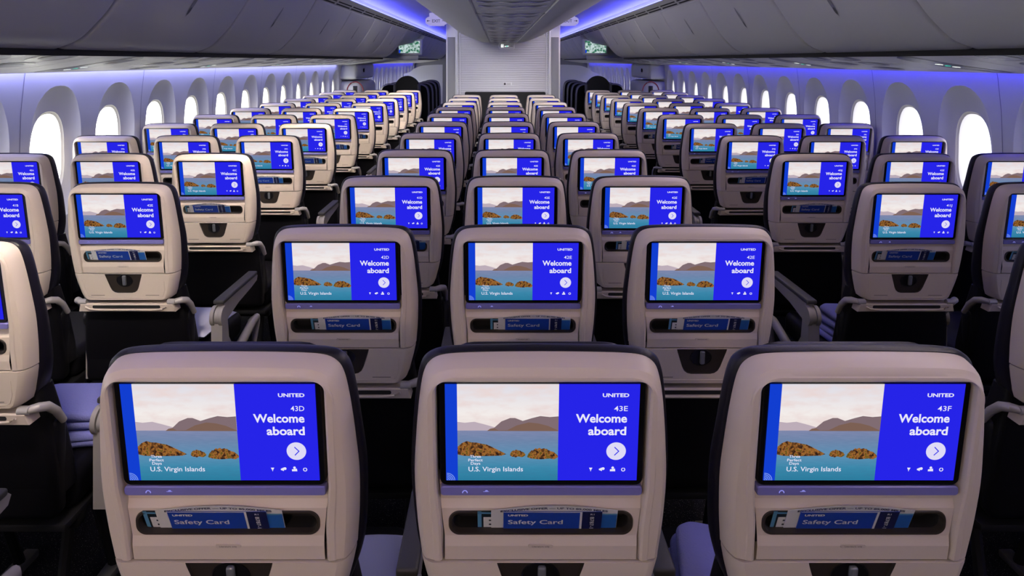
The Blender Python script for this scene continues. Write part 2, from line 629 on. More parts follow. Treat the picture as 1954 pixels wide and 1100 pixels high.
CB = [(0.66, 2.32), (0.658, 2.09), (0.648, 2.045), (0.60, 2.012), (0.455, 1.950), (0.31, 1.899), (0.198, 1.884)]
CB_C = [(CB[0]), (CB[1])] + [(p.x, p.y) for p in crom(CB[2:], 14)]
def center_body(name, y0, y1):
    mb = MB()
    for sx in (-1, 1):
        strip(mb, CB_C, y0, y1, M['ceil'], sx)
        strip(mb, [(0.198, 1.884), (0.192, 1.893), (0.188, 1.893)], y0, y1, M['ceil'], sx)
        for y, fl in ((y0, False), (y1, True)):
            pts = [(sx * x, y, z) for x, z in CB_C] + [(0, y, 1.885), (0, y, 2.32)]
            mb.add(pts, [tuple(range(len(pts)))], M['ceil'])
    return tag(mb.build(name), kind='structure')
for k in range(6):
    y0 = -2.5 + 2.118 * k
    center_body('ceiling_center_%d' % (k + 1), y0, y0 + 2.112)

# light rail between bins and ceiling: slotted vent face, ledge and the blue LED strip
for sx, side in ((-1, 'left'), (1, 'right')):
    mb = MB()
    strip(mb, [(1.432, 2.078), (1.372, 2.128), (1.355, 2.138), (1.350, 2.146), (1.372, 2.150), (1.420, 2.150)], Y_AFT, Y_FWD, M['bin'], sx)
    tag(mb.build('trim_rail_' + side), kind='structure')
    mb = MB()
    y = -0.5
    while y < 19:
        for (t0, t1) in ((0.22, 0.40), (0.58, 0.74)):
            a = [(1.432 - 0.060 * t - 0.0015, 2.078 + 0.050 * t - 0.0018) for t in (t0, t1)]
            strip(mb, a, y, y + 0.50, M['dark_gap'], sx)
        y += 0.56
    tag(mb.build('trim_slots_' + side), kind='structure')
    mb = MB()
    strip(mb, [(1.362, 2.1515), (1.385, 2.156), (1.405, 2.153)], Y_AFT + .1, Y_FWD - .5, E['led'], sx, flip=True)
    strip(mb, [(1.352, 2.1465), (1.358, 2.156)], Y_AFT + .1, Y_FWD - .5, E['core_' + side], sx)
    o = mb.build('light_strip')
    tag(o, 'glowing blue light strip along the %s ceiling edge above the overhead bins' % side, 'light strip', 'blue ceiling light strips')
    mb = MB()
    for y0_, y1_, e_ in ((Y_AFT + .1, 10.6, 'wash_' + side), (12.5, Y_FWD - .5, 'wash_right')):
        strip(mb, [(2.512, 1.604), (2.578, 1.604)], y0_, y1_, E[e_], sx, flip=True)
    strip(mb, [(2.503, 1.558), (2.503, 1.608), (2.60, 1.610)], Y_AFT + .1, Y_FWD - .5, M['psu'], sx)
    o = mb.build('wall_wash_light')
    tag(o, 'blue light washing down the %s window wall from under the service panels' % side, 'light strip', 'blue wall lights')

# ------------------------------------------------------------------ overhead bins and service panels on both sides
PSU_P = [(1.797, 1.660), (1.85, 1.645), (1.97, 1.620), (2.15, 1.591), (2.34, 1.567), (2.46, 1.557), (2.502, 1.5555)]
PSU_C = [(p.x, p.y) for p in crom(PSU_P, 20)]
def psu_z(x):
    for (a, b), (c, d) in zip(PSU_C, PSU_C[1:]):
        if a <= x <= c:
            return b + (d - b) * (x - a) / (c - a)
    return PSU_C[-1][1]

ORD = ['first', 'second', 'third', 'fourth', 'fifth', 'sixth', 'seventh', 'eighth', 'ninth', 'tenth', 'eleventh', 'twelfth', 'thirteenth', 'fourteenth', 'fifteenth']
def lens_shape(u0, u1, w, n=14):
    pts = []
    for k in range(n + 1):
        t = k / n
        pts.append((u0 + (u1 - u0) * t, w * math.sin(math.pi * t) ** 0.6))
    for k in range(n - 1, 0, -1):
        t = k / n
        pts.append((u0 + (u1 - u0) * t, -w * math.sin(math.pi * t) ** 0.6))
    return pts
def bin_at(t):
    t = max(0, min(0.9999, t)) * (len(BIN_C) - 1)
    i = int(t)
    a, b = BIN_C[i], BIN_C[i + 1]
    x, z = a[0] + (b[0] - a[0]) * (t - i), a[1] + (b[1] - a[1]) * (t - i)
    nx, nz = (b[1] - a[1]), -(b[0] - a[0])
    l = math.hypot(nx, nz)
    return x, z, -nx / l, -nz / l

def side_bin(sx, y0, y1, label):
    root = empty('overhead_bin', (sx * 1.785, y0, 1.665))
    ox, oy, oz = root.location
    mb = MB()
    prof = BIN_C + [(1.45, 2.14), (1.60, 2.36), (2.60, 2.36), (2.66, 1.80), (2.55, 1.70), (1.83, 1.676)]
    g = 0.005
    cx, cz = 1.95, 1.95
    def rr(y, ins):
        return [(sx * (x + (cx - x) * ins) - ox, y - oy, z + (cz - z) * ins - oz) for x, z in prof]
    rings = [rr(y0 + g, 0.035), rr(y0 + g + 0.005, 0.016), rr(y0 + g + 0.014, 0.005), rr(y0 + g + 0.03, 0), rr(y1 - g - 0.03, 0), rr(y1 - g - 0.014, 0.005), rr(y1 - g - 0.005, 0.016), rr(y1 - g, 0.035)]
    if sx > 0:
        rings = [list(reversed(r)) for r in rings]
    mb.loft(rings, M['bin'], True, True, True)
    mb.build('bin_door', root)
    # handle: lens-shaped finger slot lying on the curved door
    ym = 0.5 * (y0 + y1)
    mh = MB()
    shape = lens_shape(0.50, 0.80, 0.017)
    vs = []
    for u, w in shape:
        x, z, nx, nz = bin_at(u)
        vs.append((sx * (x + nx * 0.002) - ox, ym + w - oy, z + nz * 0.002 - oz))
    mh.add(vs, [tuple(range(len(vs)))], M['grey'])
    vs = []
    for u, w in lens_shape(0.52, 0.60, 0.011):
        x, z, nx, nz = bin_at(u)
        vs.append((sx * (x + nx * 0.0035) - ox, ym + w - oy, z + nz * 0.0035 - oz))
    mh.add(vs, [tuple(range(len(vs)))], M['psu_dark'])
    mh.build('latch', root)
    return tag(root, label, 'overhead bin', 'overhead bins on the sides')

for sx, side in ((-1, 'left'), (1, 'right')):
    k = 0
    y = 2.67 - 1.212 * 4
    n = 0
    while y < 10.0:
        y1 = y + 1.212
        if y1 > 2.0:
            side_bin(sx, y, min(y1, 10.2), 'grey curved overhead bin on the %s side, %s from the camera' % (side, ORD[n]))
            n += 1
        else:
            side_bin(sx, y, y1, 'grey curved overhead bin over the %s side behind the camera' % side)
        y = y1
    for q in range(5):
        side_bin(sx, 12.55 + 1.4 * q, 12.55 + 1.4 * (q + 1), 'grey overhead bin beyond the %s cabin door, %s one forward' % (side, ORD[q]))
    # panel over the door and dark joint between bins and service panels
    mb = MB()
    for (a, b) in ((Y_AFT, 10.2), (12.55, 19.5)):
        strip(mb, [(1.7965, 1.640), (1.7965, 1.672), (1.86, 1.672)], a, b, M['dark_gap'], sx)
        strip(mb, [(1.795, 1.6725), (2.75, 1.6725)], a, b, M['dark_gap'], sx)
    tag(mb.build('trim_joint_' + side), kind='structure')
    mb = MB()
    strip(mb, [(1.45, 2.10), (1.62, 1.94), (2.0, 1.86), (2.6, 1.75), (2.7, 1.72)], 10.2, 12.33, M['bin'], sx)
    tag(mb.build('ceiling_door_' + side), kind='structure')

def psu_patch(mb, sx, shape, yc, mt, lift, o):
    """flat shape (x across, dy along) laid on the underside of the service panels"""
    x0, x1 = min(p[0] for p in shape), max(p[0] for p in shape)
    n = 3 if x1 - x0 < 0.03 else 16
    loop = list(zip(shape, shape[1:] + shape[:1]))
    lo, hi = [], []
    for k in range(n + 1):
        x = x0 + (x1 - x0) * (0.001 + 0.998 * k / n)
        ds = [a[1] + (b[1] - a[1]) * (x - a[0]) / (b[0] - a[0]) for a, b in loop if (a[0] - x) * (b[0] - x) < 0]
        if not ds: continue
        for r, d in ((lo, min(ds)), (hi, max(ds))):
            r.append((sx * x - o[0], yc + d - o[1], psu_z(x) - lift - o[2]))
    mb.loft([lo, hi], mt, closed=False)

def oval(cx, w, h, n=20, e=2.6):
    return supere(cx, 0, w / 2, h / 2, e, n)

def service_panel(sx, y0, y1, kind, label):
    root = empty('service_panel', (sx * 2.1, y0, 1.62))
    o = root.location
    mb = MB()
    pts = PSU_C
    rings = [[(sx * x - o[0], yy - o[1], z - o[2]) for x, z in pts] for yy in (y0 + 0.003, y1 - 0.003)]
    back = [[(sx * x - o[0], yy - o[1], z + 0.004 - o[2]) for x, z in reversed(pts)] for yy in (y0 + 0.003, y1 - 0.003)]
    full = [r + b for r, b in zip(rings, back)]
    if sx > 0:
        full = [list(reversed(r)) for r in full]
    mb.loft(full, M['psu'], True, True, True)
    mb.build('panel', root)
    yc = 0.5 * (y0 + y1)
    if kind == 'sign':
        ms = MB()
        psu_patch(ms, sx, oval(2.13, 0.54, 0.20, 28, 3.2), yc, M['psu_dark'], 0.002, o)
        ms.build('sign_plate', root)
        lit, dim = (2.20, 2.02) if sx < 0 else (2.10, 2.28)
        mi = MB()
        for dx, mt in ((-0.042, E['sign_white']), (0.0, E['sign_teal']), (0.042, E['sign_white'])):
            # small pictograms: a ringed disc, a cross-like mark and a ringed disc
            c = lit + dx
            if mt is E['sign_teal']:
                psu_patch(mi, sx, [(c - .012, -.006), (c + .012, -.006), (c + .012, .006), (c - .012, .006)], yc, mt, 0.0035, o)
                psu_patch(mi, sx, [(c - .005, -.018), (c + .005, -.018), (c + .005, .018), (c - .005, .018)], yc, mt, 0.004, o)
            else:
                psu_patch(mi, sx, supere(c, 0, .017, .020, 2, 14), yc, mt, 0.0035, o)
                psu_patch(mi, sx, [(c - .014, -.003), (c + .014, -.003), (c + .014, .003), (c - .014, .003)], yc, M['psu_dark'], 0.004, o)
        mi.build('lit_icons', root)
        md = MB()
        psu_patch(md, sx, [(dim - .03, -.014), (dim + .03, -.014), (dim + .03, .014), (dim - .03, .014)], yc, M['ink'], 0.0035, o)
        psu_patch(md, sx, [(dim - .02, -.004), (dim + .02, -.004), (dim + .02, .004), (dim - .02, .004)], yc, M['red'], 0.0042, o)
        md.build('dim_icon', root)
    elif kind == 'vent':
        for (cx, dy, w, h) in ((1.895, -0.19, 0.15, 0.24), (1.895, 0.15, 0.15, 0.24), (2.07, -0.19, 0.12, 0.22), (2.07, 0.15, 0.12, 0.22), (2.26, 0, 0.14, 0.22)):
            mv = MB()
            psu_patch(mv, sx, oval(cx, w, h), yc + dy, M['psu_dark'], 0.002, o)
            psu_patch(mv, sx, oval(cx, w * 0.55, h * 0.55), yc + dy, M['grey'], 0.0035, o)
            mv.build('air_vent' if cx > 2.0 else 'reading_light', root)
    return tag(root, label, 'service panel', 'service panels under the side bins')

for sx, side in ((-1, 'left'), (1, 'right')):
    y0 = (3.44 if sx < 0 else 3.29) - 0.39 - 1.574 * 3
    cnt = {'sign': 0, 'vent': 0}
    while y0 < 10.2:
        for kind, w in (('sign', 0.787), ('vent', 0.787)):
            if y0 + w > 2.2 and y0 < 10.1:
                cnt[kind] += 1
                n = cnt[kind] - 1
                nm = {'sign': 'service panel with lit signs', 'vent': 'service panel with round vents', 'plain': ''}[kind]
                o_ = service_panel(sx, y0, min(y0 + w, 10.2), kind, '%s under the %s bins, %s from the camera' % (nm, side, ORD[n]))
            y0 += w
    # unbroken soffit beyond the door and aft of the camera
    mb = MB()
    for a, b in ((Y_AFT, 2.2), (10.2, Y_FWD)):
        strip(mb, PSU_C, a, b, M['psu'], sx)
    tag(mb.build('trim_soffit_' + side), kind='structure')

# ------------------------------------------------------------------ service units along the centre ceiling
def center_unit(y0, y1, label):
    root = empty('ceiling_service_unit', (0, y0, 1.89))
    o = root.location
    def arc(x):
        return 1.889 - 0.006 * (1 - (x / 0.19) ** 2)
    xs = [-0.188 + 0.376 * k / 20 for k in range(21)]
    mb = MB()
    low = [[(x, yy - y0, arc(x) - o[2]) for x in xs] for yy in (y0 + 0.004, y1 - 0.004)]
    full = [r + [(x, r[0][1], arc(x) + 0.02 - o[2]) for x in reversed(xs)] for r in low]
    mb.loft(full, M['ceil'], True, True, True)
    mb.build('panel', root)
    for yb in (0.28, 0.52):
        mv = MB()
        # a shallow ribbed band with three swells: vents and lamps
        rings = []
        for j in range(9):
            t = j / 8
            dy = yb + 0.045 * t
            rise = math.sin(math.pi * t)
            ring = []
            for x in [-0.165 + 0.33 * k / 44 for k in range(45)]:
                sw = 0.5 - 0.5 * math.cos(2 * math.pi * 3 * (x + 0.165) / 0.33)
                ring.append((x, dy, arc(x) - o[2] - 0.001 - rise * (0.002 + 0.0045 * sw)))
            rings.append(ring)
        mv.loft(rings, M['chrome'], closed=False)
        mv.build('air_vent', root)
    return tag(root, label, 'ceiling unit', 'service units along the centre ceiling')

y0 = 2.75 - 0.787 * 6
n = 0
while y0 + 0.787 < 10.2:
    if y0 > 1.5:
        n += 1
        center_unit(y0, y0 + 0.787, 'ribbed vent unit on the centre ceiling, %s from the camera' % ORD[n - 1])
    else:
        center_unit(y0, y0 + 0.787, 'ribbed vent unit on the centre ceiling behind the camera')
    y0 += 0.787

# ------------------------------------------------------------------ bulkhead monument ahead of the centre seats
BY = 10.35
mb = MB()
mb.box((0, BY + 0.66, 1.15), (1.74, 1.2, 2.30), M['white'], 0.012)
mb.box((0, BY + 0.045, 1.15), (1.42, 0.03, 2.30), M['bulkhead'], 0.004)
for sx in (-1, 1):
    mb.box((sx * 0.70, BY + 0.03, 1.15), (0.035, 0.05, 2.30), M['white'], 0.015, 3)
    mb.box((sx * 0.655, BY + 0.035, 1.15), (0.02, 0.03, 2.30), M['white'], 0.009, 3)
    mb.box((sx * 0.79, BY + 0.056, 0.99), (0.115, 0.012, 1.98), M['grey'], 0.004)
tag(mb.build('wall_bulkhead'), kind='structure')
mb = MB()
mb.box((0.03, BY - 0.02, 0.575), (1.22, 0.06, 1.15), M['liner'], 0.02, 3)
o = mb.build('kick_panel')
tag(o, 'black padded panel along the foot of the white bulkhead', 'panel')
mb = MB()
for v in mb.v: pass
fn = lambda x, z: (x, BY + 0.028, z)
mb.box((0.065, BY + 0.029, 1.267), (0.135, 0.004, 0.05), M['white'], 0.001)
fn = lambda x, z: (x, BY + 0.0265, z)
mb.poly(supere(0.025, 1.267, 0.017, 0.017, 2, 20), fn, M['ink'])
for k in range(3):
    mb.poly([(0.05, 1.276 - k * .012), (0.115, 1.276 - k * .012), (0.115, 1.281 - k * .012), (0.05, 1.281 - k * .012)], fn, M['grey'])
tag(mb.build('wall_placard'), 'small white placard with dark round mark on the bulkhead', 'placard')

# lavatory sign at the end of the centre ceiling
root = empty('lavatory_sign', (0.045, 9.75, 1.885))
mb = MB()
pts = rrect(0, -0.05, 0.23, 0.11, 0.03)
mb.loft([[(x * k, y, z) for x, z in pts] for y, k in ((0.0, 0.96), (-0.01, 1), (0.05, 1))][0:1] + [[(x, -0.0 + y, z) for x, z in pts] for y in (0.006, 0.06)], M['white'], True, True, True)
mb.build('sign_housing', root)
mb = MB()
fn = lambda x, z: (x, -0.003, z)
for cx in (-0.072, -0.052):
    mb.poly(supere(cx, -0.036, .006, .006, 2, 12), fn, E['sign_white'])
    mb.poly([(cx - .008, -.046), (cx + .008, -.046), (cx + .005, -.075), (cx - .005, -.075)][::-1], fn, E['sign_white'])
mb.poly([(-.03, -.058), (.03, -.052), (.03, -.060), (-.03, -.066)][::-1], fn, E['sign_white'])
mb.poly([(-.005, -.050), (.01, -.050), (.01, -.066), (-.005, -.066)][::-1], lambda x, z: (x, -.0035, z), E['sign_teal'])
mb.poly([(.05, -.054), (.09, -.054), (.09, -.064), (.05, -.064)][::-1], fn, M['grey'])
mb.build('lit_icons', root)
tag(root, 'small white lit sign with restroom figures under the ceiling end', 'sign')

# exit signs hung over each aisle
for sx, side in ((-1, 'left'), (1, 'right')):
    root = empty('exit_sign', (sx * 0.935 - 0.02, 9.7, 2.30))
    mb = MB()
    pts = supere(0, -0.115, 0.155, 0.066, 3, 36)
    mb.loft([[(x * k, y, -0.115 + (z + 0.115) * k) for x, z in pts] for y, k in ((-0.012, 0.95), (-0.006, 1), (0.02, 1), (0.026, 0.95))], M['sign_face'], True, True, True)
    mb.box((0, 0.007, -0.03), (0.20, 0.02, 0.10), M['sign_face'], 0.004)
    mb.build('sign_plate', root)
    mb = MB()
    fn = lambda x, z: (x, -0.0135, z)
    put_text(mb, 'EXIT', 0, -0.135, 0.042, M['ink'], fn, 0.01, 1.0, 'CENTER', width=0.115)
    for d in ((-1, 1) if sx < 0 else (1,)):
        x0, x1 = d * 0.085, d * 0.13
        mb.poly([(min(x0, x1), -.117), (max(x0, x1), -.117), (max(x0, x1), -.111), (min(x0, x1), -.111)], fn, M['ink'])
        tri = [(x1 + d * .006, -.114), (x1 - d * .016, -.100), (x1 - d * .016, -.128)]
        mb.poly(tri, fn, M['ink'])
    mb.build('lettering', root)
    mb = MB()
    for k in range(12):
        mb.box((-0.11 + 0.02 * k, 0.005, -0.182), (0.012, 0.02, 0.014), M['sign_face'], 0.003)
    mb.build('ribbed_edge', root)
    tag(root, 'oval exit sign hanging over the %s aisle before the bulkhead' % side, 'sign', 'exit signs over the aisles')

# ------------------------------------------------------------------ the door zone and the cabin beyond
for sx, side in ((-1, 'left'), (1, 'right')):
    # door with bulging slide cover, red arc and upper fairing
    root = empty('door_%d' % (1 if sx < 0 else 2), (sx * 2.65, 11.7, 0))
    ox, oy = root.location.x, root.location.y
    mb = MB()
    mb.box((sx * 2.52 - ox, 0, 1.445), (0.36, 1.5, 0.25), M['white'], 0.05, 4)
    mb.build('upper_fairing', root)
    mb = MB()
    mb.box((sx * 2.49 - ox, -0.05, 0.66), (0.42, 1.3, 1.26), M['white'], 0.09, 5)
    mb.build('slide_cover', root)
    mb = MB()
    pts = [(sx * 2.38 + sx * 0.13 * math.cos(R(180 * k / 20)) - ox, -0.704, 1.13 + 0.15 * math.sin(R(180 * k / 20))) for k in range(21)]
    mb.tube(pts, 0.008, M['red'], 8)
    mb.build('red_arc', root)
    mb = MB()
    mb.box((sx * 2.38 - ox, -0.702, 1.16), (0.07, 0.02, 0.11), M['black'], 0.006)
    mb.build('door_window', root)
    mb = MB()
    mb.tube([(sx * 2.335 - ox, -0.25, 1.46), (sx * 2.32 - ox, -0.25, 1.46)], 0.03, M['black'], 16)
    mb.build('knob', root)
    tag(root, kind='structure')
    # ceiling-hung video monitor on the end of the forward bins
    root = empty('video_monitor', (sx * 1.69, 12.40, 1.76))
    mb = MB()
    mb.box((0, 0.03, 0.11), (0.46, 0.09, 0.30), M['white'], 0.02, 3)
    mb.box((sx * 0.3, 0.10, 0.05), (0.9, 0.09, 0.36), M['white'], 0.03, 3)
    mb.build('housing', root)
    mm = bpy.data.materials.get('monitor_picture')
    if mm is None:
        mm = emis('monitor_picture', (1, 1, 1, 1), 0.9, False)
        nt = mm.node_tree
        e = [q for q in nt.nodes if q.type == 'EMISSION'][0]
        tc = nt.nodes.new('ShaderNodeTexCoord')
        nz = nt.nodes.new('ShaderNodeTexNoise')
        nz.inputs['Scale'].default_value = 26
        nz.inputs['Detail'].default_value = 5
        rp = nt.nodes.new('ShaderNodeValToRGB')
        rp.color_ramp.elements[0].position = 0.40
        rp.color_ramp.elements[0].color = srgb(30, 110, 80)
        rp.color_ramp.elements[1].position = 0.58
        rp.color_ramp.elements[1].color = srgb(205, 225, 225)
        nt.links.new(tc.outputs['Object'], nz.inputs['Vector'])
        nt.links.new(nz.outputs['Fac'], rp.inputs[0])
        nt.links.new(rp.outputs[0], e.inputs[0])
    mb = MB()
    fn = lambda x, z: (x, -0.0165, z)
    mb.poly([(-0.19, 0.0), (0.19, 0.0), (0.19, 0.22), (-0.19, 0.22)], fn, mm)
    mb.poly([(-0.19, 0.0), (-0.165, 0.0), (-0.165, 0.06), (-0.19, 0.06)], lambda x, z: (x, -0.0172, z), E['strip'])
    mb.build('display', root)
    tag(root, 'wall screen with green and white picture high over the %s aisle' % side, 'screen', 'video monitors over the aisles')
    # white curved-top partition further forward
    mb = MB()
    top = [(p.x, p.y) for p in crom([(2.52, 1.28), (2.36, 1.33), (2.24, 1.42), (2.05, 1.49), (1.75, 1.515), (1.52, 1.52)], 16)]
    outl = [(1.52, 0.0), (2.52, 0.0)] + top
    front = [(sx * x, 17.6, z) for x, z in outl]
    back = [(sx * x, 17.66, z) for x, z in outl]
    mb.loft([front, back], M['white'], True, True, True)
    tag(mb.build('partition'), 'white partition with curved top far ahead on the %s' % side, 'partition', 'white partitions far ahead')

# ------------------------------------------------------------------ airliner seat, built once
def ln(x, y, z):
    """lean the back: the higher, the nearer to the row behind"""
    return (x, y + (FACE_TOP - z) * LEAN, z)

HALF = [(0.745, 0.160), (0.79, 0.178), (0.84, 0.190), (0.90, 0.1955), (0.97, 0.198), (1.03, 0.1945), (1.08, 0.1900), (1.115, 0.1855)]
def resample(pts, n):
    P = [Vector(p) for p in pts]
    L = [0]
    for a, b in zip(P, P[1:]):
        L.append(L[-1] + (b - a).length)
    out, j = [], 0
    for k in range(n):
        d = L[-1] * k / (n - 1)
        while j < len(L) - 2 and L[j + 1] < d:
            j += 1
        q = P[j].lerp(P[j + 1], (d - L[j]) / max(L[j + 1] - L[j], 1e-9))
        out.append((q.x, q.y))
    return out

def mirror_u(leg, corner, top):
    """left leg, corner and half top, each resampled on its own so that nested outlines correspond"""
    h = resample(leg, 24)[:-1] + resample(corner, 16)[:-1] + resample(top, 12)
    return h[:-1] + [(-x, z) for x, z in reversed(h)]

def arch(dz=0.0, dx=0.0, z0=0.842):
    """open outline of the seat back, left foot over the top to the right foot; dx widens, dz raises the top"""
    leg = [(h + dx, z) for z, h in HALF if z >= z0 - 1e-6]
    if leg[0][1] > z0 + 0.003:
        lo = [h for h in HALF if h[0] < z0][-1]
        hi = [h for h in HALF if h[0] >= z0][0]
        t = (z0 - lo[0]) / (hi[0] - lo[0])
        leg = [(lo[1] + (hi[1] - lo[1]) * t + dx, z0)] + leg
    rest = [(0.1805 + dx, 1.139 + dz * 0.4), (0.1725 + dx, 1.155 + dz * 0.7), (0.156 + dx * .7, 1.1657 + dz), (0.125, 1.1700 + dz), (0.06, 1.1717 + dz), (0, 1.1722 + dz)]
    C = [Vector((-x, z)) for x, z in leg + rest]
    fine = [(p.x, p.y) for p in crom(C, 240)]
    zc, xc = 1.115, 0.132
    a = min(range(240), key=lambda k: abs(fine[k][1] - zc))
    b = max(k for k in range(240) if abs(fine[k][0]) >= xc)
    return mirror_u(fine[:a + 1], fine[a:b + 1], fine[b:])

def inner_u(w, ztop, r, z0, w0=None):
    """open inner outline with rounded top corners"""
    w0 = w if w0 is None else w0
    leg = [(-w0, z0), (-w0 - (w - w0) * 0.15, z0 + 0.06), (-w, z0 + 0.125), (-w, ztop - r)]
    corner = [(-w + r + r * math.cos(R(180 - 90 * k / 10)), ztop - r + r * math.sin(R(180 - 90 * k / 10))) for k in range(11)]
    return mirror_u(leg, corner, [(-w + r, ztop), (0, ztop)])

# lit display design, shared by every screen
def disp(u, v, lay=0):
    x = (u - 0.5) * D_W
    z = D_TOP - v * D_H
    return ln(x, 0.0085 - 0.00022 * lay, z)

def make_display_mesh():
    mb = MB()
    fx = lambda lay: (lambda u, v: disp(u, -v, lay))   # shapes given with v measured downward as negative
    def rect(u0, v0, u1, v1, mt, lay=0):
        mb.poly([(u0, -v1), (u1, -v1), (u1, -v0), (u0, -v0)], fx(lay), mt)
    P0, P1 = 0.062, 0.585
    rect(0, 0, P0, 1, E['strip'])
    rect(P1, 0, 1, 1, E['panel'])
    rect(P0, 0, P1, 0.475, E['sky'])
    rect(P0, 0.475, P1, 1, E['sea'])
    def shape(pts, mt, lay):
        mb.poly([(u, -v) for u, v in pts], fx(lay), mt)
    shape([(P0, 0.476), (P0, 0.385), (0.10, 0.395), (0.15, 0.385), (0.20, 0.41), (0.27, 0.45), (0.27, 0.476)], E['hill1'], 1)
    shape([(0.235, 0.476), (0.25, 0.45), (0.29, 0.38), (0.335, 0.345), (0.36, 0.345), (0.40, 0.375), (0.45, 0.345), (0.49, 0.325), (0.54, 0.335), (P1, 0.328), (P1, 0.476)], E['hill2'], 2)
    shape([(0.215, 0.478), (0.232, 0.455), (0.25, 0.448), (0.275, 0.472), (0.32, 0.470), (0.37, 0.42), (0.43, 0.39), (0.48, 0.40), (0.53, 0.425), (P1, 0.474), (P1, 0.480)], E['hill3'], 3)
    def island(u0, u1, vb, h, seed, peak):
        rnd = random.Random(seed)
        pts = [(u0, vb)]
        nn = 22
        for k in range(nn + 1):
            t = k / nn
            env = math.sin(math.pi * t ** peak) ** 0.7
            pts.append((u0 + (u1 - u0) * t, vb - 0.012 - h * env * (0.88 + 0.22 * rnd.random())))
        pts.append((u1, vb))
        for k in range(1, 8):
            t = k / 8
            pts.append((u1 + (u0 - u1) * t, vb + 0.012 + 0.012 * rnd.random()))
        shape(pts, E['rock'], 1)
    pts = [(P0, 0.725), (P0, 0.645), (0.085, 0.605), (0.11, 0.585), (0.135, 0.598), (0.16, 0.600), (0.185, 0.612), (0.215, 0.622), (0.245, 0.65), (0.275, 0.68), (0.30, 0.705), (0.315, 0.722), (0.29, 0.738), (0.22, 0.742), (0.14, 0.745), (0.09, 0.738)]
    shape(pts, E['rock'], 1)
    island(0.335, 0.415, 0.735, 0.045, 5, 0.8)
    island(0.425, P1, 0.755, 0.085, 9, 0.8)
    # words
    T = lambda txt, u, v, cap, mt, bold, align, width, lay=4: _txt(mb, txt, u, v, cap, mt, bold, align, width, lay)
    T('UNITED', 0.945, 0.128, 0.036, E['white'], 0.03, 'RIGHT', 0.136)
    T('Welcome', 0.938, 0.388, 0.084, E['white'], 0.026, 'RIGHT', 0.264)
    T('aboard', 0.936, 0.518, 0.084, E['white'], 0.026, 'RIGHT', 0.197)
    T('Three', 0.155, 0.757, 0.028, E['white'], 0.01, 'CENTER', 0.058)
    T('Perfect', 0.155, 0.795, 0.028, E['white'], 0.01, 'CENTER', 0.075)
    T('Days', 0.155, 0.830, 0.028, E['white'], 0.01, 'CENTER', 0.050)
    T('U.S. Virgin Islands', 0.118, 0.900, 0.048, E['white'], 0.008, 'LEFT', 0.285)
    asp = D_W / D_H
    def circ(u, v, r, n=32, a0=0, a1=360):
        return [(u + r * math.cos(R(a0 + (a1 - a0) * k / n)), v + r * asp * math.sin(R(a0 + (a1 - a0) * k / n))) for k in range(n)]
    shape(circ(0.887, 0.688, 0.051), E['disc'], 4)
    shape([(0.876, 0.648), (0.880, 0.642), (0.904, 0.688), (0.880, 0.734), (0.876, 0.728), (0.897, 0.688)], E['panel'], 5)
    # icon row: lamp, horn with phone, person, power ring
    w = E['white']
    shape([(0.748, 0.862), (0.766, 0.862), (0.760, 0.885), (0.754, 0.885)], w, 4)
    shape([(0.754, 0.888), (0.760, 0.888), (0.757, 0.902)], w, 4)
    shape([(0.800, 0.874), (0.816, 0.860), (0.816, 0.898), (0.800, 0.886)], w, 4)
    shape(circ(0.822, 0.872, 0.008, 14), w, 4)
    shape(circ(0.872, 0.862, 0.007, 14), w, 4)
    shape([(0.858, 0.880), (0.884, 0.872), (0.886, 0.900), (0.858, 0.900)], w, 4)
    for k in range(20):
        a, b = 2 * math.pi * k / 20, 2 * math.pi * (k + 1) / 20
        q = lambda r, t: (0.927 + r * math.cos(t), 0.882 + r * asp * math.sin(t))
        shape([q(0.0065, a), q(0.011, a), q(0.011, b), q(0.0065, b)], w, 4)
    shape([(0.926, 0.860), (0.928, 0.860), (0.928, 0.882), (0.926, 0.882)], E['panel'], 5)
    # striped globe in the corner: quarter of concentric arcs and meridians
    for r in (0.044, 0.035, 0.026, 0.017, 0.008):
        for k in range(10):
            a, b = 180 + 90 * k / 10 + 90, 180 + 90 * (k + 1) / 10 + 90
            def q(rr, t):
                return (0.004 + rr * math.cos(R(t)), 0.998 + rr * asp * math.sin(R(t)))
            shape([q(r - 0.0045, a), q(r, a), q(r, b), q(r - 0.0045, b)], E['globe'], 2)
    # control bar glow icons live on the bar itself
    return mb

def _txt(mb, txt, u, v, cap, mt, bold, align, width, lay):
    vs, fs, w0 = text2d(txt, cap * D_H, bold, 1.0, align)
    k = width * D_W / w0
    out = []
    for a, b in vs:
        uu = u + a * k / D_W
        vv = v - b / D_H
        out.append(disp(uu, vv, lay))
    mb.add(out, fs, mt)

_num_mesh = {}
def number_object(txt, parent):
    if txt not in _num_mesh:
        mb = MB()
        _txt(mb, txt, 0.940, 0.272, 0.052, E['white'], 0.004, 'RIGHT', 0.030 * len(txt) * 0.78, 4)
        o = mb.build('seat_number', parent, smooth=0)
        _num_mesh[txt] = o.data
        return o
    o = bpy.data.objects.new('seat_number', _num_mesh[txt])
    COL.objects.link(o)
    o.parent = parent
    return o

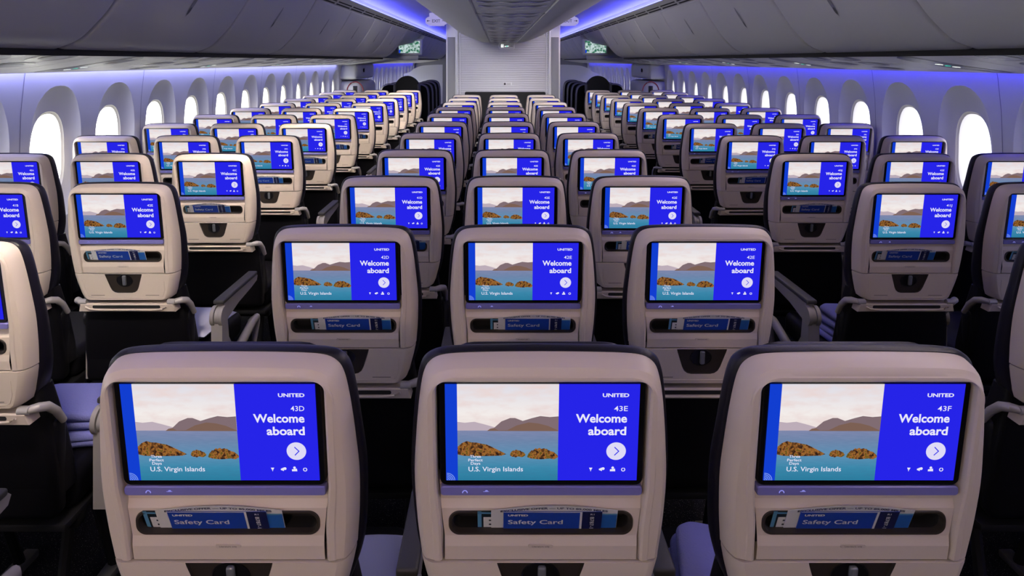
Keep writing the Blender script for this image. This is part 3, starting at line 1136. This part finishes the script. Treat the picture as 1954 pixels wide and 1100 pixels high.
def make_seat():
    root = empty('airliner_seat')
    N = 97
    # ---- cream shell: arch that frames the screen and the pocket
    rings = []
    for (dx, dz, y) in ((0.001, 0.001, 0.050), (0.000, 0.000, 0.041), (-0.0015, -0.0015, 0.030), (-0.0045, -0.004, 0.0185), (-0.0085, -0.008, 0.0100), (-0.0125, -0.0120, 0.0062)):
        rings.append([ln(x, y, z) for x, z in arch(dz, dx)])
    for (w, zt, r, w0, y) in ((0.1735, 1.1530, 0.042, 0.167, 0.0030), (0.1715, 1.1515, 0.040, 0.165, 0.0010), (0.1640, 1.1470, 0.024, 0.157, 0.0), (0.1605, 1.1440, 0.016, 0.1535, 0.0025), (0.1585, 1.1425, 0.014, 0.149, 0.013), (0.1580, 1.1420, 0.014, 0.149, 0.026)):
        rings.append([ln(x, y, z) for x, z in inner_u(w, zt, r, 0.842, w0)])
    mb = MB()
    mb.loft(rings, M['cream'], closed=False)
    mb.build('back_shell', root, 24)
    # ---- recessed panel with literature pocket
    pocket = rrect(0, 0.9035, 0.286, 0.0405, 0.017, 8)
    mb = MB()
    def py(z):   # profile of the panel in depth
        P = [(0.842, 0.004), (0.866, 0.0035), (0.882, 0.007), (0.928, 0.010), (0.940, 0.017), (0.975, 0.024), (1.0, 0.026)]
        for (a, b), (c, d) in zip(P, P[1:]):
            if z <= c:
                return b + (d - b) * max(0, (z - a)) / (c - a)
        return 0.026
    fn = lambda x, z: ln(x, py(z), z)
    zl = [0.842, 0.866, 0.882]
    hw = lambda z: 0.149 if z < 0.89 else 0.149 + 0.010 * min(1, (z - 0.89) / 0.08)
    for za, zb in zip(zl, zl[1:]):
        mb.poly([(-hw(za), za), (hw(za), za), (hw(zb), zb), (-hw(zb), zb)], fn, M['cream'])
    mb.poly([(-hw(.882), .882), (hw(.882), .882), (hw(.928), .928), (-hw(.928), .928)], fn, M['cream'], holes=[pocket])
    zl = [0.928, 0.934, 0.940, 0.958, 0.985]
    for za, zb in zip(zl, zl[1:]):
        mb.poly([(-hw(za), za), (hw(za), za), (hw(zb), zb), (-hw(zb), zb)], fn, M['cream'])
    pp = mb.build('pocket_panel', root, 25)
    mb = MB()
    inner = rrect(0, 0.9035, 0.272, 0.0285, 0.012, 8)
    mb.loft([[ln(x, py(z) + 0.0002, z) for x, z in pocket], [ln(x, py(z) - 0.0022, z) for x, z in rrect(0, .9035, .283, .0375, .0155, 8)],
             [ln(x, py(z) - 0.0018, z) for x, z in rrect(0, .9035, .276, .032, .0135, 8)], [ln(x, 0.016, z) for x, z in inner]], M['trim'])
    mb.build('pocket_trim', pp)
    mb = MB()
    mb.loft([[ln(x, 0.016, z) for x, z in inner], [ln(x, 0.042, z) for x, z in inner]], M['liner'], True, False, True)
    mb.build('pocket_liner', pp)
    mb = MB()
    pl = rrect(0, 0.866, 0.040, 0.0075, 0.0036, 4)
    mb.loft([[ln(x, 0.0035, z) for x, z in pl], [ln(x * .97, 0.0025, 0.866 + (z - .866) * .9) for x, z in pl]], M['cream_dark'], True, False, True)
    put_text(mb, 'Literature only', 0, 0.8648, 0.0024, M['ink'], lambda x, z: ln(x, 0.0021, z), 0.01, 1, 'CENTER', width=0.027)
    mb.build('label_plate', pp)
    # ---- screen: bezel housing, lit display, control bar
    mb = MB()
    cz = D_TOP - D_H / 2
    o0 = rrect(0, cz - 0.001, 0.310, D_H + 0.016, 0.011)
    mb.loft([[ln(x, 0.030, z) for x, z in o0], [ln(x, 0.0105, z) for x, z in o0], [ln(x * .992, 0.0085, cz + (z - cz) * .985) for x, z in o0],
             [ln(x * .975, 0.0095, cz + (z - cz) * .955) for x, z in o0]], M['bezel'], True, False, True)
    sc = mb.build('screen', root)
    make_display_mesh().build('display', sc, smooth=0)
    mb = MB()
    zb0 = cz - 0.001 - (D_H + 0.016) / 2
    o1 = rrect(0, zb0 - 0.0085, 0.309, 0.016, 0.005, 4)
    mb.loft([[ln(x, 0.030, z) for x, z in o1], [ln(x, 0.008, z) for x, z in o1], [ln(x * .995, 0.006, zb0 - .0085 + (z - zb0 + .0085) * .8) for x, z in o1]], M['bar'], True, False, True)
    f2 = lambda x, z: ln(x, 0.0052, z)
    for cx in (-0.117, -0.084):
        for k in range(9):
            a, b = R(200 * k / 9 - 10), R(200 * (k + 1) / 9 - 10)
            r0, r1 = 0.0028, 0.0042
            if cx > -0.1 and k not in (3, 4, 5): continue
            mb.poly([(cx + r0 * math.cos(a), zb0 - .010 + r0 * math.sin(a)), (cx + r1 * math.cos(a), zb0 - .010 + r1 * math.sin(a)),
                     (cx + r1 * math.cos(b), zb0 - .010 + r1 * math.sin(b)), (cx + r0 * math.cos(b), zb0 - .010 + r0 * math.sin(b))], f2, E['barlit'])
    mb.poly([(-0.089, zb0 - .0085), (-0.080, zb0 - .0085), (-0.080, zb0 - .0078), (-0.089, zb0 - .0078)], f2, E['barlit'])
    mb.build('control_bar', sc)
    # ---- folded tray table with latch
    out = [(-0.183, 0.8385)]
    full = [(-0.1895, 0.8395), (-0.189, 0.832), (-0.183, 0.805), (-0.172, 0.765), (-0.164, 0.745), (-0.152, 0.7365), (0.152, 0.7365), (0.164, 0.745), (0.172, 0.765), (0.183, 0.805), (0.189, 0.832), (0.1895, 0.8395)]
    outer = [Vector(p) for p in full]
    latch = [(-0.068, 0.8395), (-0.0665, 0.832), (-0.052, 0.787), (-0.046, 0.775), (-0.037, 0.768), (-0.026, 0.7655), (0.026, 0.7655), (0.037, 0.768), (0.046, 0.775), (0.052, 0.787), (0.0665, 0.832), (0.068, 0.8395)]
    mb = MB()
    face = full + list(reversed(latch))
    ins = lambda k: [(x * (1 - k / 0.19), 0.79 + (z - 0.79) * (1 - k / 0.05)) for x, z in full]
    f0 = lambda x, z: ln(x, 0.0005, z)
    # face split around the latch recess
    left = [p for p in full if p[0] < 0]
    right = [p for p in full if p[0] > 0]
    ll = [p for p in latch if p[0] < 0]
    rl = [p for p in latch if p[0] > 0]
    sh = lambda P: [(x * 0.885, 0.79 + (z - 0.79) * 0.975) for x, z in P]
    fr = sh(full)
    hole = [(x, min(z, fr[0][1])) for x, z in latch]
    ring = fr + list(reversed(hole))
    mb.poly(ring, f0, M['cream'])
    sc_ = lambda kx, kz: [(x * kx, 0.79 + (z - 0.79) * kz) for x, z in full]
    mb.loft([[ln(x, y, z) for x, z in sc_(kx, kz)] for kx, kz, y in ((1, 1, 0.052), (1, 1, 0.036), (0.985, 0.995, 0.022), (0.955, 0.99, 0.009), (0.92, 0.985, 0.003), (0.885, 0.975, 0.0005))], M['cream'], True, True, False)
    # raised edge line near the foot of the tray
    mb.tube([ln(x, 0.0006, z) for x, z in [(-0.147, .815), (-0.146, .775), (-0.138, .752), (-0.125, .7475), (0.125, .7475), (0.138, .752), (0.146, .775), (0.147, .815)]], 0.0016, M['cream'], 6)
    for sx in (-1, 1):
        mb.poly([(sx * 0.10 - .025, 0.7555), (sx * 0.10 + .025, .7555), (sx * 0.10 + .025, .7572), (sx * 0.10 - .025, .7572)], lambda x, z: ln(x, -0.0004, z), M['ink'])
    tt = mb.build('tray_table', root, 30)
    mb = MB()
    mb.loft([[ln(x, 0.0005, z) for x, z in hole], [ln(x * .97, 0.006, .80 + (z - .80) * .96) for x, z in hole]], M['trim'], True, False, True)
    mb.loft([[ln(0.030 * k * math.cos(2 * math.pi * q / 28), y, 0.812 + 0.024 * k * math.sin(2 * math.pi * q / 28)) for q in range(28)] for k, y in ((1, 0.0058), (1, 0.004), (0.94, 0.004), (0.92, 0.0058))], M['black'], True, False, True)
    mb.build('latch_recess', tt)
    mb = MB()
    mb.box((0, 0, 0), (0.013, 0.010, 0.038), M['knob'], 0.004, 3)
    mb.v = [ln(x + 0.002, y + 0.0, z + 0.814) for x, y, z in mb.v]
    mb.build('latch_knob', tt)
    # ---- lower shelf under the tray
    mb = MB()
    b1 = [(-0.172, 0.722), (0.172, 0.722), (0.178, 0.690), (-0.178, 0.690)]
    mb.loft([[ln(x, 0.045, z) for x, z in b1], [ln(x, 0.004, z) for x, z in b1], [ln(x * .99, 0.0, .706 + (z - .706) * .8) for x, z in b1]], M['cream_dark'], True, False, True)
    s1 = rrect(0, 0.7105, 0.25, 0.012, 0.005, 4)
    mb.loft([[ln(x, -0.0006, z) for x, z in s1]] * 2, M['liner'], True, False, True)
    mb.tube([ln(x, -0.004, z) for x, z in [(-0.150, .712), (-0.135, .7035), (-0.10, .700), (0.10, .700), (0.135, .7035), (0.150, .712)]], 0.003, M['cream'], 8)
    mb.build('lower_shelf', root)
    # ---- leather backrest, thicker towards the seat
    mb = MB()
    def full_arch(dx, dz, z0):
        return arch(dz, dx, z0)
    rings = []
    for (dx, dz, y, z0, yb) in ((-0.004, -0.004, 0.046, 0.746, 0.047), (0.0045, 0.002, 0.048, 0.746, 0.050), (0.0075, 0.0045, 0.055, 0.746, 0.060), (0.0085, 0.0045, 0.066, 0.746, 0.085), (0.006, 0.001, 0.076, 0.746, 0.105), (-0.006, -0.009, 0.082, 0.746, 0.118), (-0.03, -0.035, 0.084, 0.746, 0.122)):
        ring = []
        for x, z in full_arch(dx, dz, z0):
            t = max(0, min(1, (1.05 - z) / 0.3))
            ring.append(ln(x, y + (yb - y) * t, z))
        rings.append(ring)
    mb.loft(rings, M['leather'], True, True, True)
    low = []
    for (z, hwid, y0, y1) in ((0.76, 0.176, 0.055, 0.122), (0.70, 0.184, 0.048, 0.126), (0.62, 0.194, 0.040, 0.130), (0.52, 0.200, 0.035, 0.135), (0.45, 0.200, 0.035, 0.135)):
        r = 0.018
        sec = rrect(0, (y0 + y1) / 2, hwid * 2, y1 - y0, r, 4)
        low.append([ln(x, y, z) for x, y in sec])
    mb.loft(low, M['leather2'], True, True, True)
    mb.build('backrest', root, 60)
    # ---- headrest cushion wrapped over the front
    mb = MB()
    rings = []
    for (w, top, bot, y) in ((0.125, 1.155, 1.00, 0.076), (0.145, 1.166, 0.985, 0.080), (0.150, 1.169, 0.98, 0.092), (0.142, 1.164, 0.985, 0.104), (0.11, 1.14, 1.01, 0.112)):
        rings.append([ln(x, y, z) for x, z in rrect(0, (top + bot) / 2, 2 * w, top - bot, 0.045, 6)])
    mb.loft(rings, M['leather'], True, True, True)
    mb.build('headrest', root, 60)
    # ---- lower back cover, cushion, frame
    mb = MB()
    mb.box((0, 0.185, 0.53), (0.40, 0.06, 0.27), M['leather2'], 0.022, 3)
    mb.build('lower_back_cover', root, 60)
    mb = MB()
    mb.box((0, 0.46, 0.425), (0.408, 0.46, 0.11), M['leather2'], 0.035, 4)
    mb.build('seat_cushion', root, 60)
    mb = MB()
    mb.box((0, 0.42, 0.345), (0.42, 0.05, 0.05), M['frame'], 0.01)
    mb.box((0, 0.26, 0.345), (0.42, 0.05, 0.05), M['frame'], 0.01)
    mb.box((0, 0.40, 0.362), (0.42, 0.44, 0.02), M['frame'], 0.004)
    mb.build('seat_frame', root)
    for sx in (-1, 1):
        mb = MB()
        mb.tube([(sx * 0.15, 0.30, 0.34), (sx * 0.15, 0.24, 0.02)], 0.016, M['frame'], 8)
        mb.tube([(sx * 0.15, 0.40, 0.34), (sx * 0.15, 0.52, 0.02)], 0.016, M['frame'], 8)
        mb.box((sx * 0.15, 0.38, 0.012), (0.045, 0.40, 0.024), M['foot'], 0.005)
        mb.build('leg', root)
    return root

def make_armrest(parent, x, aisle):
    """padded arm on a pivot with post, foot loop and link to the back"""
    mb = MB()
    # arm beam, deeper at the pivot
    side = [(0.295, 0.645), (0.665, 0.650), (0.675, 0.640), (0.665, 0.622), (0.60, 0.612), (0.45, 0.598), (0.34, 0.575), (0.29, 0.585)]
    rings = [[(x + dx, y, z) for y, z in side] for dx in (-0.016, 0.016)]
    mb.loft(rings, M['alu'], True, True, True)
    # pivot discs
    for dx, w in ((-0.0165, 0.014), (0.0, 0.014), (0.0165, 0.014)):
        r = 0.039 if dx else 0.034
        ring = [(x + dx, 0.285 + r * math.cos(2 * math.pi * k / 24), 0.602 + r * math.sin(2 * math.pi * k / 24)) for k in range(24)]
        a = [(p[0] - w / 2, p[1], p[2]) for p in ring]
        b = [(p[0] + w / 2, p[1], p[2]) for p in ring]
        mb.loft([a, b], M['alu'], True, True, True)
    ar = mb.build('armrest', parent, 30)
    mb = MB()
    mb.box((x, 0.468, 0.657), (0.042, 0.385, 0.018), M['armpad'], 0.006, 3)
    mb.build('arm_pad', ar)
    mb = MB()
    mb.loft([[(x + sx_, y, z) for sx_, y in ((-0.022, 0.262), (0.022, 0.262), (0.022, yb), (-0.022, yb))] for z, yb in ((0.585, 0.315), (0.50, 0.33), (0.44, 0.38), (0.36, 0.40))], M['alu'], True, True, True)
    if aisle: mb.tube([(x, 0.34, 0.415), (x, 0.40, 0.385), (x, 0.48, 0.385), (x, 0.66, 0.438), (x, 0.705, 0.438), (x, 0.71, 0.41), (x, 0.66, 0.30), (x, 0.62, 0.25)], [0.018, 0.02, 0.02, 0.019, 0.017, 0.014, 0.011, 0.01], M['alu'], 10)
    mb.build('arm_post', ar, 40)
    return ar

def make_link(parent, sx):
    mb = MB()
    mb.tube([(sx * 0.150, 0.088, 0.727), (sx * 0.178, 0.088, 0.727)], 0.011, M['alu'], 12)
    mb.tube([(sx * 0.172, 0.090, 0.727), (sx * 0.192, 0.10, 0.729), (sx * 0.203, 0.12, 0.722), (sx * 0.206, 0.15, 0.695), (sx * 0.206, 0.18, 0.655)], [0.010, 0.012, 0.012, 0.011, 0.009], M['alu'], 10)
    return mb.build('recline_link', parent, 40)

SEAT = make_seat()
ARMS = {'l': make_armrest(SEAT, -0.238, False), 'L': make_armrest(SEAT, -0.258, True), 'R': make_armrest(SEAT, 0.258, True), 'r': make_armrest(SEAT, 0.238, False)}
make_link(SEAT, -1)
make_link(SEAT, 1)
KIDS = list(SEAT.children)

def copy_seat(loc, arms):
    r = SEAT.copy()
    COL.objects.link(r)
    r.location = loc
    scr = None
    for ch in KIDS:
        if any(ch is a_ and k_ not in arms for k_, a_ in ARMS.items()):
            continue
        c = ch.copy()
        COL.objects.link(c)
        c.parent = r
        if ch.name.startswith('screen'):
            scr = c
        for g in ch.children:
            d = g.copy()
            COL.objects.link(d)
            d.parent = c
    return r, scr

def in_frame(x, y, z, pad=0):
    d = y
    if d < 0.15: return False
    px = 952 + (x - CAMX) * LENS_PX / d
    py = 116 - (z - CAMZ) * LENS_PX / d
    return -pad < px < 1954 + pad and -pad < py < 1100 + pad
def seat_seen(x, y):
    return any(in_frame(x + dx, y + dy, z) for dx in (-0.25, 0, 0.25) for dy in (0, 0.1, 0.3, 0.7) for z in (1.17, 1.0, 0.85, 0.65, 0.4))

PITCH = 0.787
COLX = {'A': -2.405, 'B': -1.925, 'C': -1.44, 'D': -0.485, 'E': 0.0, 'F': 0.485, 'J': 1.44, 'K': 1.925, 'L': 2.405}
COLX['D'] = COLX['D'] + 0.0
SHOWN = {'C41': '42E', 'E42': '42E', 'F42': '42E', 'E41': '42E', 'F41': '42E', 'D40': '42E', 'E40': '40E', 'F40': '42E', 'K40': '42E', 'J41': '41J',
         'A40': '40A', 'B40': '40B', 'C40': '40C', 'B41': '41B', 'D41': '41D', 'D42': '42D', 'B38': '38B', 'C38': '42E', 'L39': '42E', 'L40': '40L'}
ROWNAME = {'A': 'window', 'B': 'middle', 'C': 'aisle', 'J': 'aisle', 'K': 'middle', 'L': 'window', 'D': 'left', 'E': 'middle', 'F': 'right'}
def where(c, r):
    blk = 'left block' if c in 'ABC' else ('right block' if c in 'JKL' else 'centre trio')
    return ROWNAME[c], blk, ORD[43 - r] + ' row'

SEATS = {}
for c in 'DEF':
    for k in range(11):
        SEATS[(c, 43 - k)] = (COLX[c], 1.004 + PITCH * k)
for c in 'ABCJKL':
    for k in range(13):
        p = (COLX[c], 0.867 + PITCH * k)
        if seat_seen(*p):
            SEATS[(c, 43 - k)] = p
ROOTS = {}
for (c, r), (x, y) in SEATS.items():
    s_, scr = copy_seat((x, y, 0), {'C': 'lR', 'F': 'lR', 'D': 'L', 'J': 'L', 'L': 'lr'}.get(c, 'l'))
    num = SHOWN.get('%s%d' % (c, r), '%d%s' % (r, c))
    number_object(num, scr)
    pos, blk, row = where(c, r)
    tag(s_, 'cream-backed %s seat of the %s, %s from the camera, screen reading %s' % (pos, blk, row, num), 'airliner seat', 'cream economy seats with lit screens')
    ROOTS[(c, r)] = s_
def drop_tree(o):
    for ch in list(o.children):
        drop_tree(ch)
    bpy.data.objects.remove(o)

# ------------------------------------------------------------------ dark seats of the forward cabin
M['dshell'] = mat('dark_shell', (0.05, 0.048, 0.06), 0.45)
M['dedge'] = mat('dark_seat_edge', (0.16, 0.15, 0.17), 0.45)
def make_dark_seat(hw, top):
    root = empty('dark_seat')
    mb = MB()
    def outl(k, dz):
        pts = [(-hw * .92, 0.42), (-hw, 0.6), (-hw, 0.9), (-hw * .98, top - .16), (-hw * .85, top - .06), (-hw * .5, top - .012), (0, top), (hw * .5, top - .012), (hw * .85, top - .06), (hw * .98, top - .16), (hw, 0.9), (hw, 0.6), (hw * .92, 0.42)]
        return [(p.x * k, p.y - dz) for p in crom(pts, 41)]
    mb.loft([[ln(x, y, z) for x, z in outl(k, dz)] for k, dz, y in ((0.90, 0.02, 0.0), (0.97, 0.006, 0.012), (1.0, 0, 0.03), (1.0, 0, 0.06))], M['dedge'], True, False, False)
    mb.loft([[ln(x, y, z) for x, z in outl(k, dz)] for k, dz, y in ((0.90, 0.02, 0.0), (0.88, 0.025, 0.004))], M['leather2'], True, False, True)
    mb.build('back_shell', root)
    mb = MB()
    mb.loft([[ln(x, y, z) for x, z in outl(k, dz)] for k, dz, y in ((0.99, 0.002, 0.06), (1.02, -0.008, 0.075), (1.02, -0.008, 0.12), (0.92, 0.02, 0.15))], M['leather2'], True, True, True)
    mb.build('backrest', root)
    mb = MB()
    mb.box((0, 0.44, 0.425), (hw * 2.1, 0.48, 0.12), M['leather2'], 0.03, 3)
    mb.build('seat_cushion', root)
    for sx in (-1, 1):
        mb = MB()
        mb.box((sx * (hw + 0.02), 0.40, 0.60), (0.045, 0.42, 0.05), M['dedge'], 0.012)
        mb.box((sx * (hw + 0.02), 0.40, 0.30), (0.03, 0.30, 0.60), M['dshell'], 0.01)
        mb.build('armrest', root)
    return root
DARK = make_dark_seat(0.20, 1.18)
dk = list(DARK.children)
def copy_simple(src, kids, loc):
    r = src.copy()
    COL.objects.link(r)
    r.location = loc
    for ch in kids:
        d = ch.copy()
        COL.objects.link(d)
        d.parent = r
    return r
for sx, side in ((-1, 'left'), (1, 'right')):
    for k in range(4):
        for j, xx in enumerate((1.60, 2.12)):
            o = copy_simple(DARK, dk, (sx * xx, 12.95 + 0.82 * k, 0))
            tag(o, 'dark %s seat beyond the %s cabin door, %s row forward' % ('aisle' if j == 0 else 'window', side, ORD[k]), 'airliner seat', 'dark seats beyond the cabin doors')
    # tall black arched seat shell by the door
    root = empty('attendant_seat', (sx * 1.675, 11.95, 0))
    mb = MB()
    top = [(p.x, p.y) for p in crom([(-0.215, 0.85), (-0.215, 1.17), (-0.17, 1.27), (-0.09, 1.335), (0, 1.355), (0.09, 1.335), (0.17, 1.27), (0.215, 1.17), (0.215, 0.85)], 33)]
    outl = [(0.19, 0.0), (-0.19, 0.0)][::-1]
    pts = top + [(0.2, 0.02), (-0.2, 0.02)]
    mb.loft([[(x * k, y, z) for x, z in pts] for k, y in ((0.94, 0), (1, 0.02), (1, 0.10), (0.94, 0.12))], M['leather2'], True, True, True)
    mb.build('back_shell', root)
    mb = MB()
    mb.box((0, 0.30, 0.42), (0.40, 0.38, 0.10), M['leather2'], 0.03, 3)
    mb.build('seat_cushion', root)
    for s2 in (-1, 1):
        mb = MB()
        mb.box((s2 * 0.21, 0.02, 1.13), (0.045, 0.10, 0.17), M['dshell'], 0.02, 3)
        mb.build('head_wing', root)
    tag(root, 'tall black arch-topped seat facing away beside the %s cabin door' % side, 'seat', 'tall black seats by the doors')
drop_tree(DARK)

# ------------------------------------------------------------------ literature in the pockets
M['card_blue'] = mat('card_blue', (0.012, 0.055, 0.38), 0.35)
M['card_navy'] = mat('card_navy', (0.008, 0.012, 0.07), 0.35)
M['paper'] = mat('paper_white', (0.66, 0.65, 0.64), 0.5)
M['sky_print'] = mat('print_blue', (0.02, 0.12, 0.42), 0.4)
M['green_print'] = mat('print_green', (0.02, 0.10, 0.055), 0.4)
M['mag'] = mat('magazine_dark', (0.010, 0.02, 0.03), 0.35)
M['lt_blue'] = mat('print_light_blue', (0.10, 0.28, 0.45), 0.4)

def sheet(mb, pts, fn, mt, thick=0.0012):
    """a printed sheet with thickness: front, back and edge"""
    mb.poly(pts, lambda x, z: fn(x, z, 0), mt)
    n = len(pts)
    f = [fn(x, z, 0) for x, z in pts]
    b = [fn(x, z, thick) for x, z in pts]
    mb.loft([f, b], mt)
    mb.add(b, [tuple(reversed(range(n)))], mt)
def make_card():
    mb = MB()
    base = 0.0140
    fn = lambda x, z, t=0: ln(x, base + t - 0.30 * (z - 0.888), z)
    f1 = lambda x, z: fn(x, z, -0.0003)
    f2 = lambda x, z: fn(x, z, -0.0006)
    z0, z1 = 0.888, 0.9275
    sheet(mb, [(-0.058, z0), (0.094, z0), (0.094, z1 - .001), (-0.058, z1)], fn, M['card_blue'])
    mb.poly([(0.060, z0), (0.0635, z0), (0.0635, z1 - .0005), (0.060, z1 - .0005)], f1, M['paper'])
    mb.poly([(0.0635, z0), (0.094, z0), (0.094, z1 - .001), (0.0635, z1 - .0005)], f1, M['card_navy'])
    mb.poly([(-0.058, z1 - .0012), (0.0635, z1 - .0018), (0.0635, z1 - .0005), (-0.058, z1)], f2, M['paper'])
    put_text(mb, 'UNITED', -0.051, 0.9175, 0.0038, M['paper'], f2, 0.05, 1, 'LEFT', width=0.031)
    put_text(mb, 'Safety Card', -0.051, 0.9000, 0.0090, M['paper'], f2, 0.012, 1, 'LEFT', width=0.085)
    put_text(mb, 'B787-10', 0.076, 0.9155, 0.0060, M['paper'], f2, 0.012, 1, 'LEFT', width=0.032, rot=R(-90))
    put_text(mb, 'R1', 0.079, 0.9200, 0.0030, M['paper'], f2, 0.02, 1, 'CENTER', width=0.006)
    return mb.build('safety_card', smooth=0)
def make_brochure():
    mb = MB()
    base = 0.0158
    def fn(x, z, t=0): return ln(x, base + t - 0.30 * (z - 0.888), z)
    f1 = lambda x, z: fn(x, z, -0.0004)
    top = [(0.118 - 0.195 * k / 16, 0.928 + 0.0095 * math.sin(math.pi * k / 16)) for k in range(17)]
    sheet(mb, [(-0.077, 0.888), (0.118, 0.888)] + top, fn, M['paper'])
    mb.poly([(0.094, 0.888), (0.1175, 0.888), (0.1175, 0.9185), (0.094, 0.9185)], f1, M['sky_print'])
    mb.poly([(0.094, 0.9185), (0.1175, 0.9185), (0.1175, 0.9215), (0.094, 0.9215)], f1, M['lt_blue'])
    txt = 'EXCLUSIVE OFFER \u2014 UP TO 85,000 MILES'
    vs, fs, w = text2d(txt, 0.0038, 0.03, 1.0, 'CENTER')
    k = 0.165 / w
    out = []
    for a, b in vs:
        x = 0.02 + a * k
        lift = 0.0090 * math.sin(math.pi * (0.118 - x) / 0.195)
        out.append(fn(x, 0.9225 + lift + b, -0.0005))
    mb.add(out, fs, M['card_navy'])
    return mb.build('brochure', smooth=0)
def make_magazine():
    mb = MB()
    fn = lambda x, z, t=0: ln(x, 0.0176 + t - 0.30 * (z - 0.888), z)
    f1 = lambda x, z: fn(x, z, -0.0005)
    sheet(mb, [(-0.098, 0.888), (0.030, 0.888), (0.030, 0.9225), (-0.098, 0.925)], fn, M['mag'], 0.0015)
    mb.poly([(-0.098, 0.888), (-0.092, 0.888), (-0.092, 0.925), (-0.098, 0.925)], f1, M['lt_blue'])
    mb.poly([(-0.098, 0.9195), (0.03, 0.9175), (0.03, 0.9205), (-0.098, 0.923)], f1, M['lt_blue'])
    put_text(mb, 'Bi', -0.089, 0.8895, 0.0215, M['paper'], f1, 0.05, 1, 'LEFT', width=0.032)
    return mb.build('magazine', smooth=0)
CARD, BRO, MAG = make_card(), make_brochure(), make_magazine()
GREEN = None
def lit(c, r, dx=0.0, skew=0.0, mag=True):
    x, y = SEATS[(c, r)]
    pos, blk, row = where(c, r)
    spot = 'in the seat pocket, %s %s seat, %s' % (blk, pos, row)
    for src, nm, cat, grp, ex in ((CARD, 'blue safety card', 'safety card', 'safety cards in seat pockets', 0), (BRO, 'white arched brochure behind the card', 'brochure', 'brochures in seat pockets', 0), (MAG, 'dark magazine', 'magazine', 'magazines in seat pockets', 0)):
        if src is MAG and not mag:
            continue
        o = src.copy()
        COL.objects.link(o)
        o.location = (x + dx, y, 0)
        o['skew'] = skew
        tag(o, nm + ' ' + spot, cat, grp)
LITROWS = [('D', 43, -0.032), ('E', 43, 0), ('F', 43, -0.028), ('D', 42, 0.010), ('E', 42, 0.010), ('F', 42, 0.008), ('D', 41, 0.02), ('F', 41, 0.0), ('E', 41, 0.0),
           ('C', 42, 0.0), ('C', 41, -0.035), ('C', 40, -0.035), ('C', 39, -0.03), ('C', 38, 0), ('C', 37, 0), ('C', 36, 0), ('B', 41, 0), ('B', 40, 0),
           ('J', 41, -0.03), ('J', 40, 0.0), ('J', 39, 0.02), ('J', 38, 0.02), ('J', 37, 0.02), ('J', 36, 0), ('K', 41, -0.02), ('K', 40, 0)]
for c, r, dx in LITROWS:
    if (c, r) in SEATS:
        lit(c, r, dx)
for o in (CARD, BRO, MAG):
    bpy.data.objects.remove(o)

# ------------------------------------------------------------------ blankets and pillows on the cushions
M['blanket'] = mat('blanket_blue', (0.20, 0.21, 0.52), 0.9, spec=0.1, bump=0.8, bscale=160)
M['pillow'] = mat('pillow_white', (0.55, 0.56, 0.72), 0.8, spec=0.1, bump=0.2, bscale=60)
def blanket(x, y, label, rz=0.0):
    root = empty('folded_blanket', (x, y, 0.480))
    root.rotation_euler = (0, 0, rz)
    z = 0.0
    for k in range(4):
        mb = MB()
        w, d, h = 0.30 - 0.012 * k, 0.24 - 0.012 * k, 0.026
        rings = []
        for (q, zz) in ((0.93, 0), (0.985, 0.25), (1.0, 0.5), (0.985, 0.75), (0.93, 1.0)):
            ring = []
            for i, (px, py) in enumerate(rrect(0.006 * k, 0.004 * (-1) ** k, w * q, d * q, 0.03, 6)):
                ring.append((px, py, z + h * zz + 0.006 * math.sin(px * 22 + k) * (0.4 + k / 4) + 0.004 * math.sin(py * 30 + 2 * k)))
            rings.append(ring)
        mb.loft(rings, M['blanket'], True, True, True)
        mb.build('fold', root, 60)
        z += h * 0.93
    return tag(root, label, 'blanket', 'folded blankets on seat cushions')
def pillow(x, y, label, rz=0.0, tilt=0.0, z=0.480):
    mb = MB()
    n = 18
    w, d, h = 0.36, 0.27, 0.085
    for sgn in (1, -1):
        vs, fs = [], []
        for i in range(n + 1):
            for j in range(n + 1):
                u, v = -1 + 2 * i / n, -1 + 2 * j / n
                e = max(0.0, (1 - abs(u) ** 2.6)) * max(0.0, (1 - abs(v) ** 2.6))
                pin = 1 - 0.06 * (abs(u) * (1 - v * v) + 0) 
                wr = 0.003 * math.sin(9 * u + 4 * v) * e
                vs.append((u * w / 2 * (1 - 0.05 * (1 - abs(v))), v * d / 2 * (1 - 0.06 * (1 - abs(u))), h / 2 + sgn * (h / 2) * e ** 0.45 + wr))
        for i in range(n):
            for j in range(n):
                a = i * (n + 1) + j
                f = (a, a + n + 1, a + n + 2, a + 1)
                fs.append(f if sgn > 0 else tuple(reversed(f)))
        mb.add(vs, fs, M['pillow'])
    o = mb.build('pillow', None, 80)
    o.location = (x, y, z)
    o.rotation_euler = (tilt, 0, rz)
    return tag(o, label, 'pillow', 'pale pillows on seat cushions')
def cush(c, r, dx, dy):
    x, y = SEATS[(c, r)]
    return x + dx, y + 0.40 + dy
x, y = cush('C', 42, 0.06, 0.05); blanket(x, y, 'lilac folded blanket on the aisle cushion, left block, second row', 0.15)
x, y = cush('F', 43, -0.06, 0.02); blanket(x, y, 'blue folded blanket on the cushion ahead of the 43F seat', -0.2)
x, y = cush('J', 41, -0.03, -0.02); blanket(x, y, 'blue folded blanket on the aisle cushion, right block, third row', 0.1)
x, y = cush('D', 43, 0.06, 0.02); pillow(x, y, 'pale pillow on the cushion ahead of the 43D seat', 0.1)
x, y = cush('C', 41, 0.04, 0.02); pillow(x, y, 'pale pillow on the aisle cushion, left block, third row', -0.1)

# the model seat itself is not part of the place
drop_tree(SEAT)
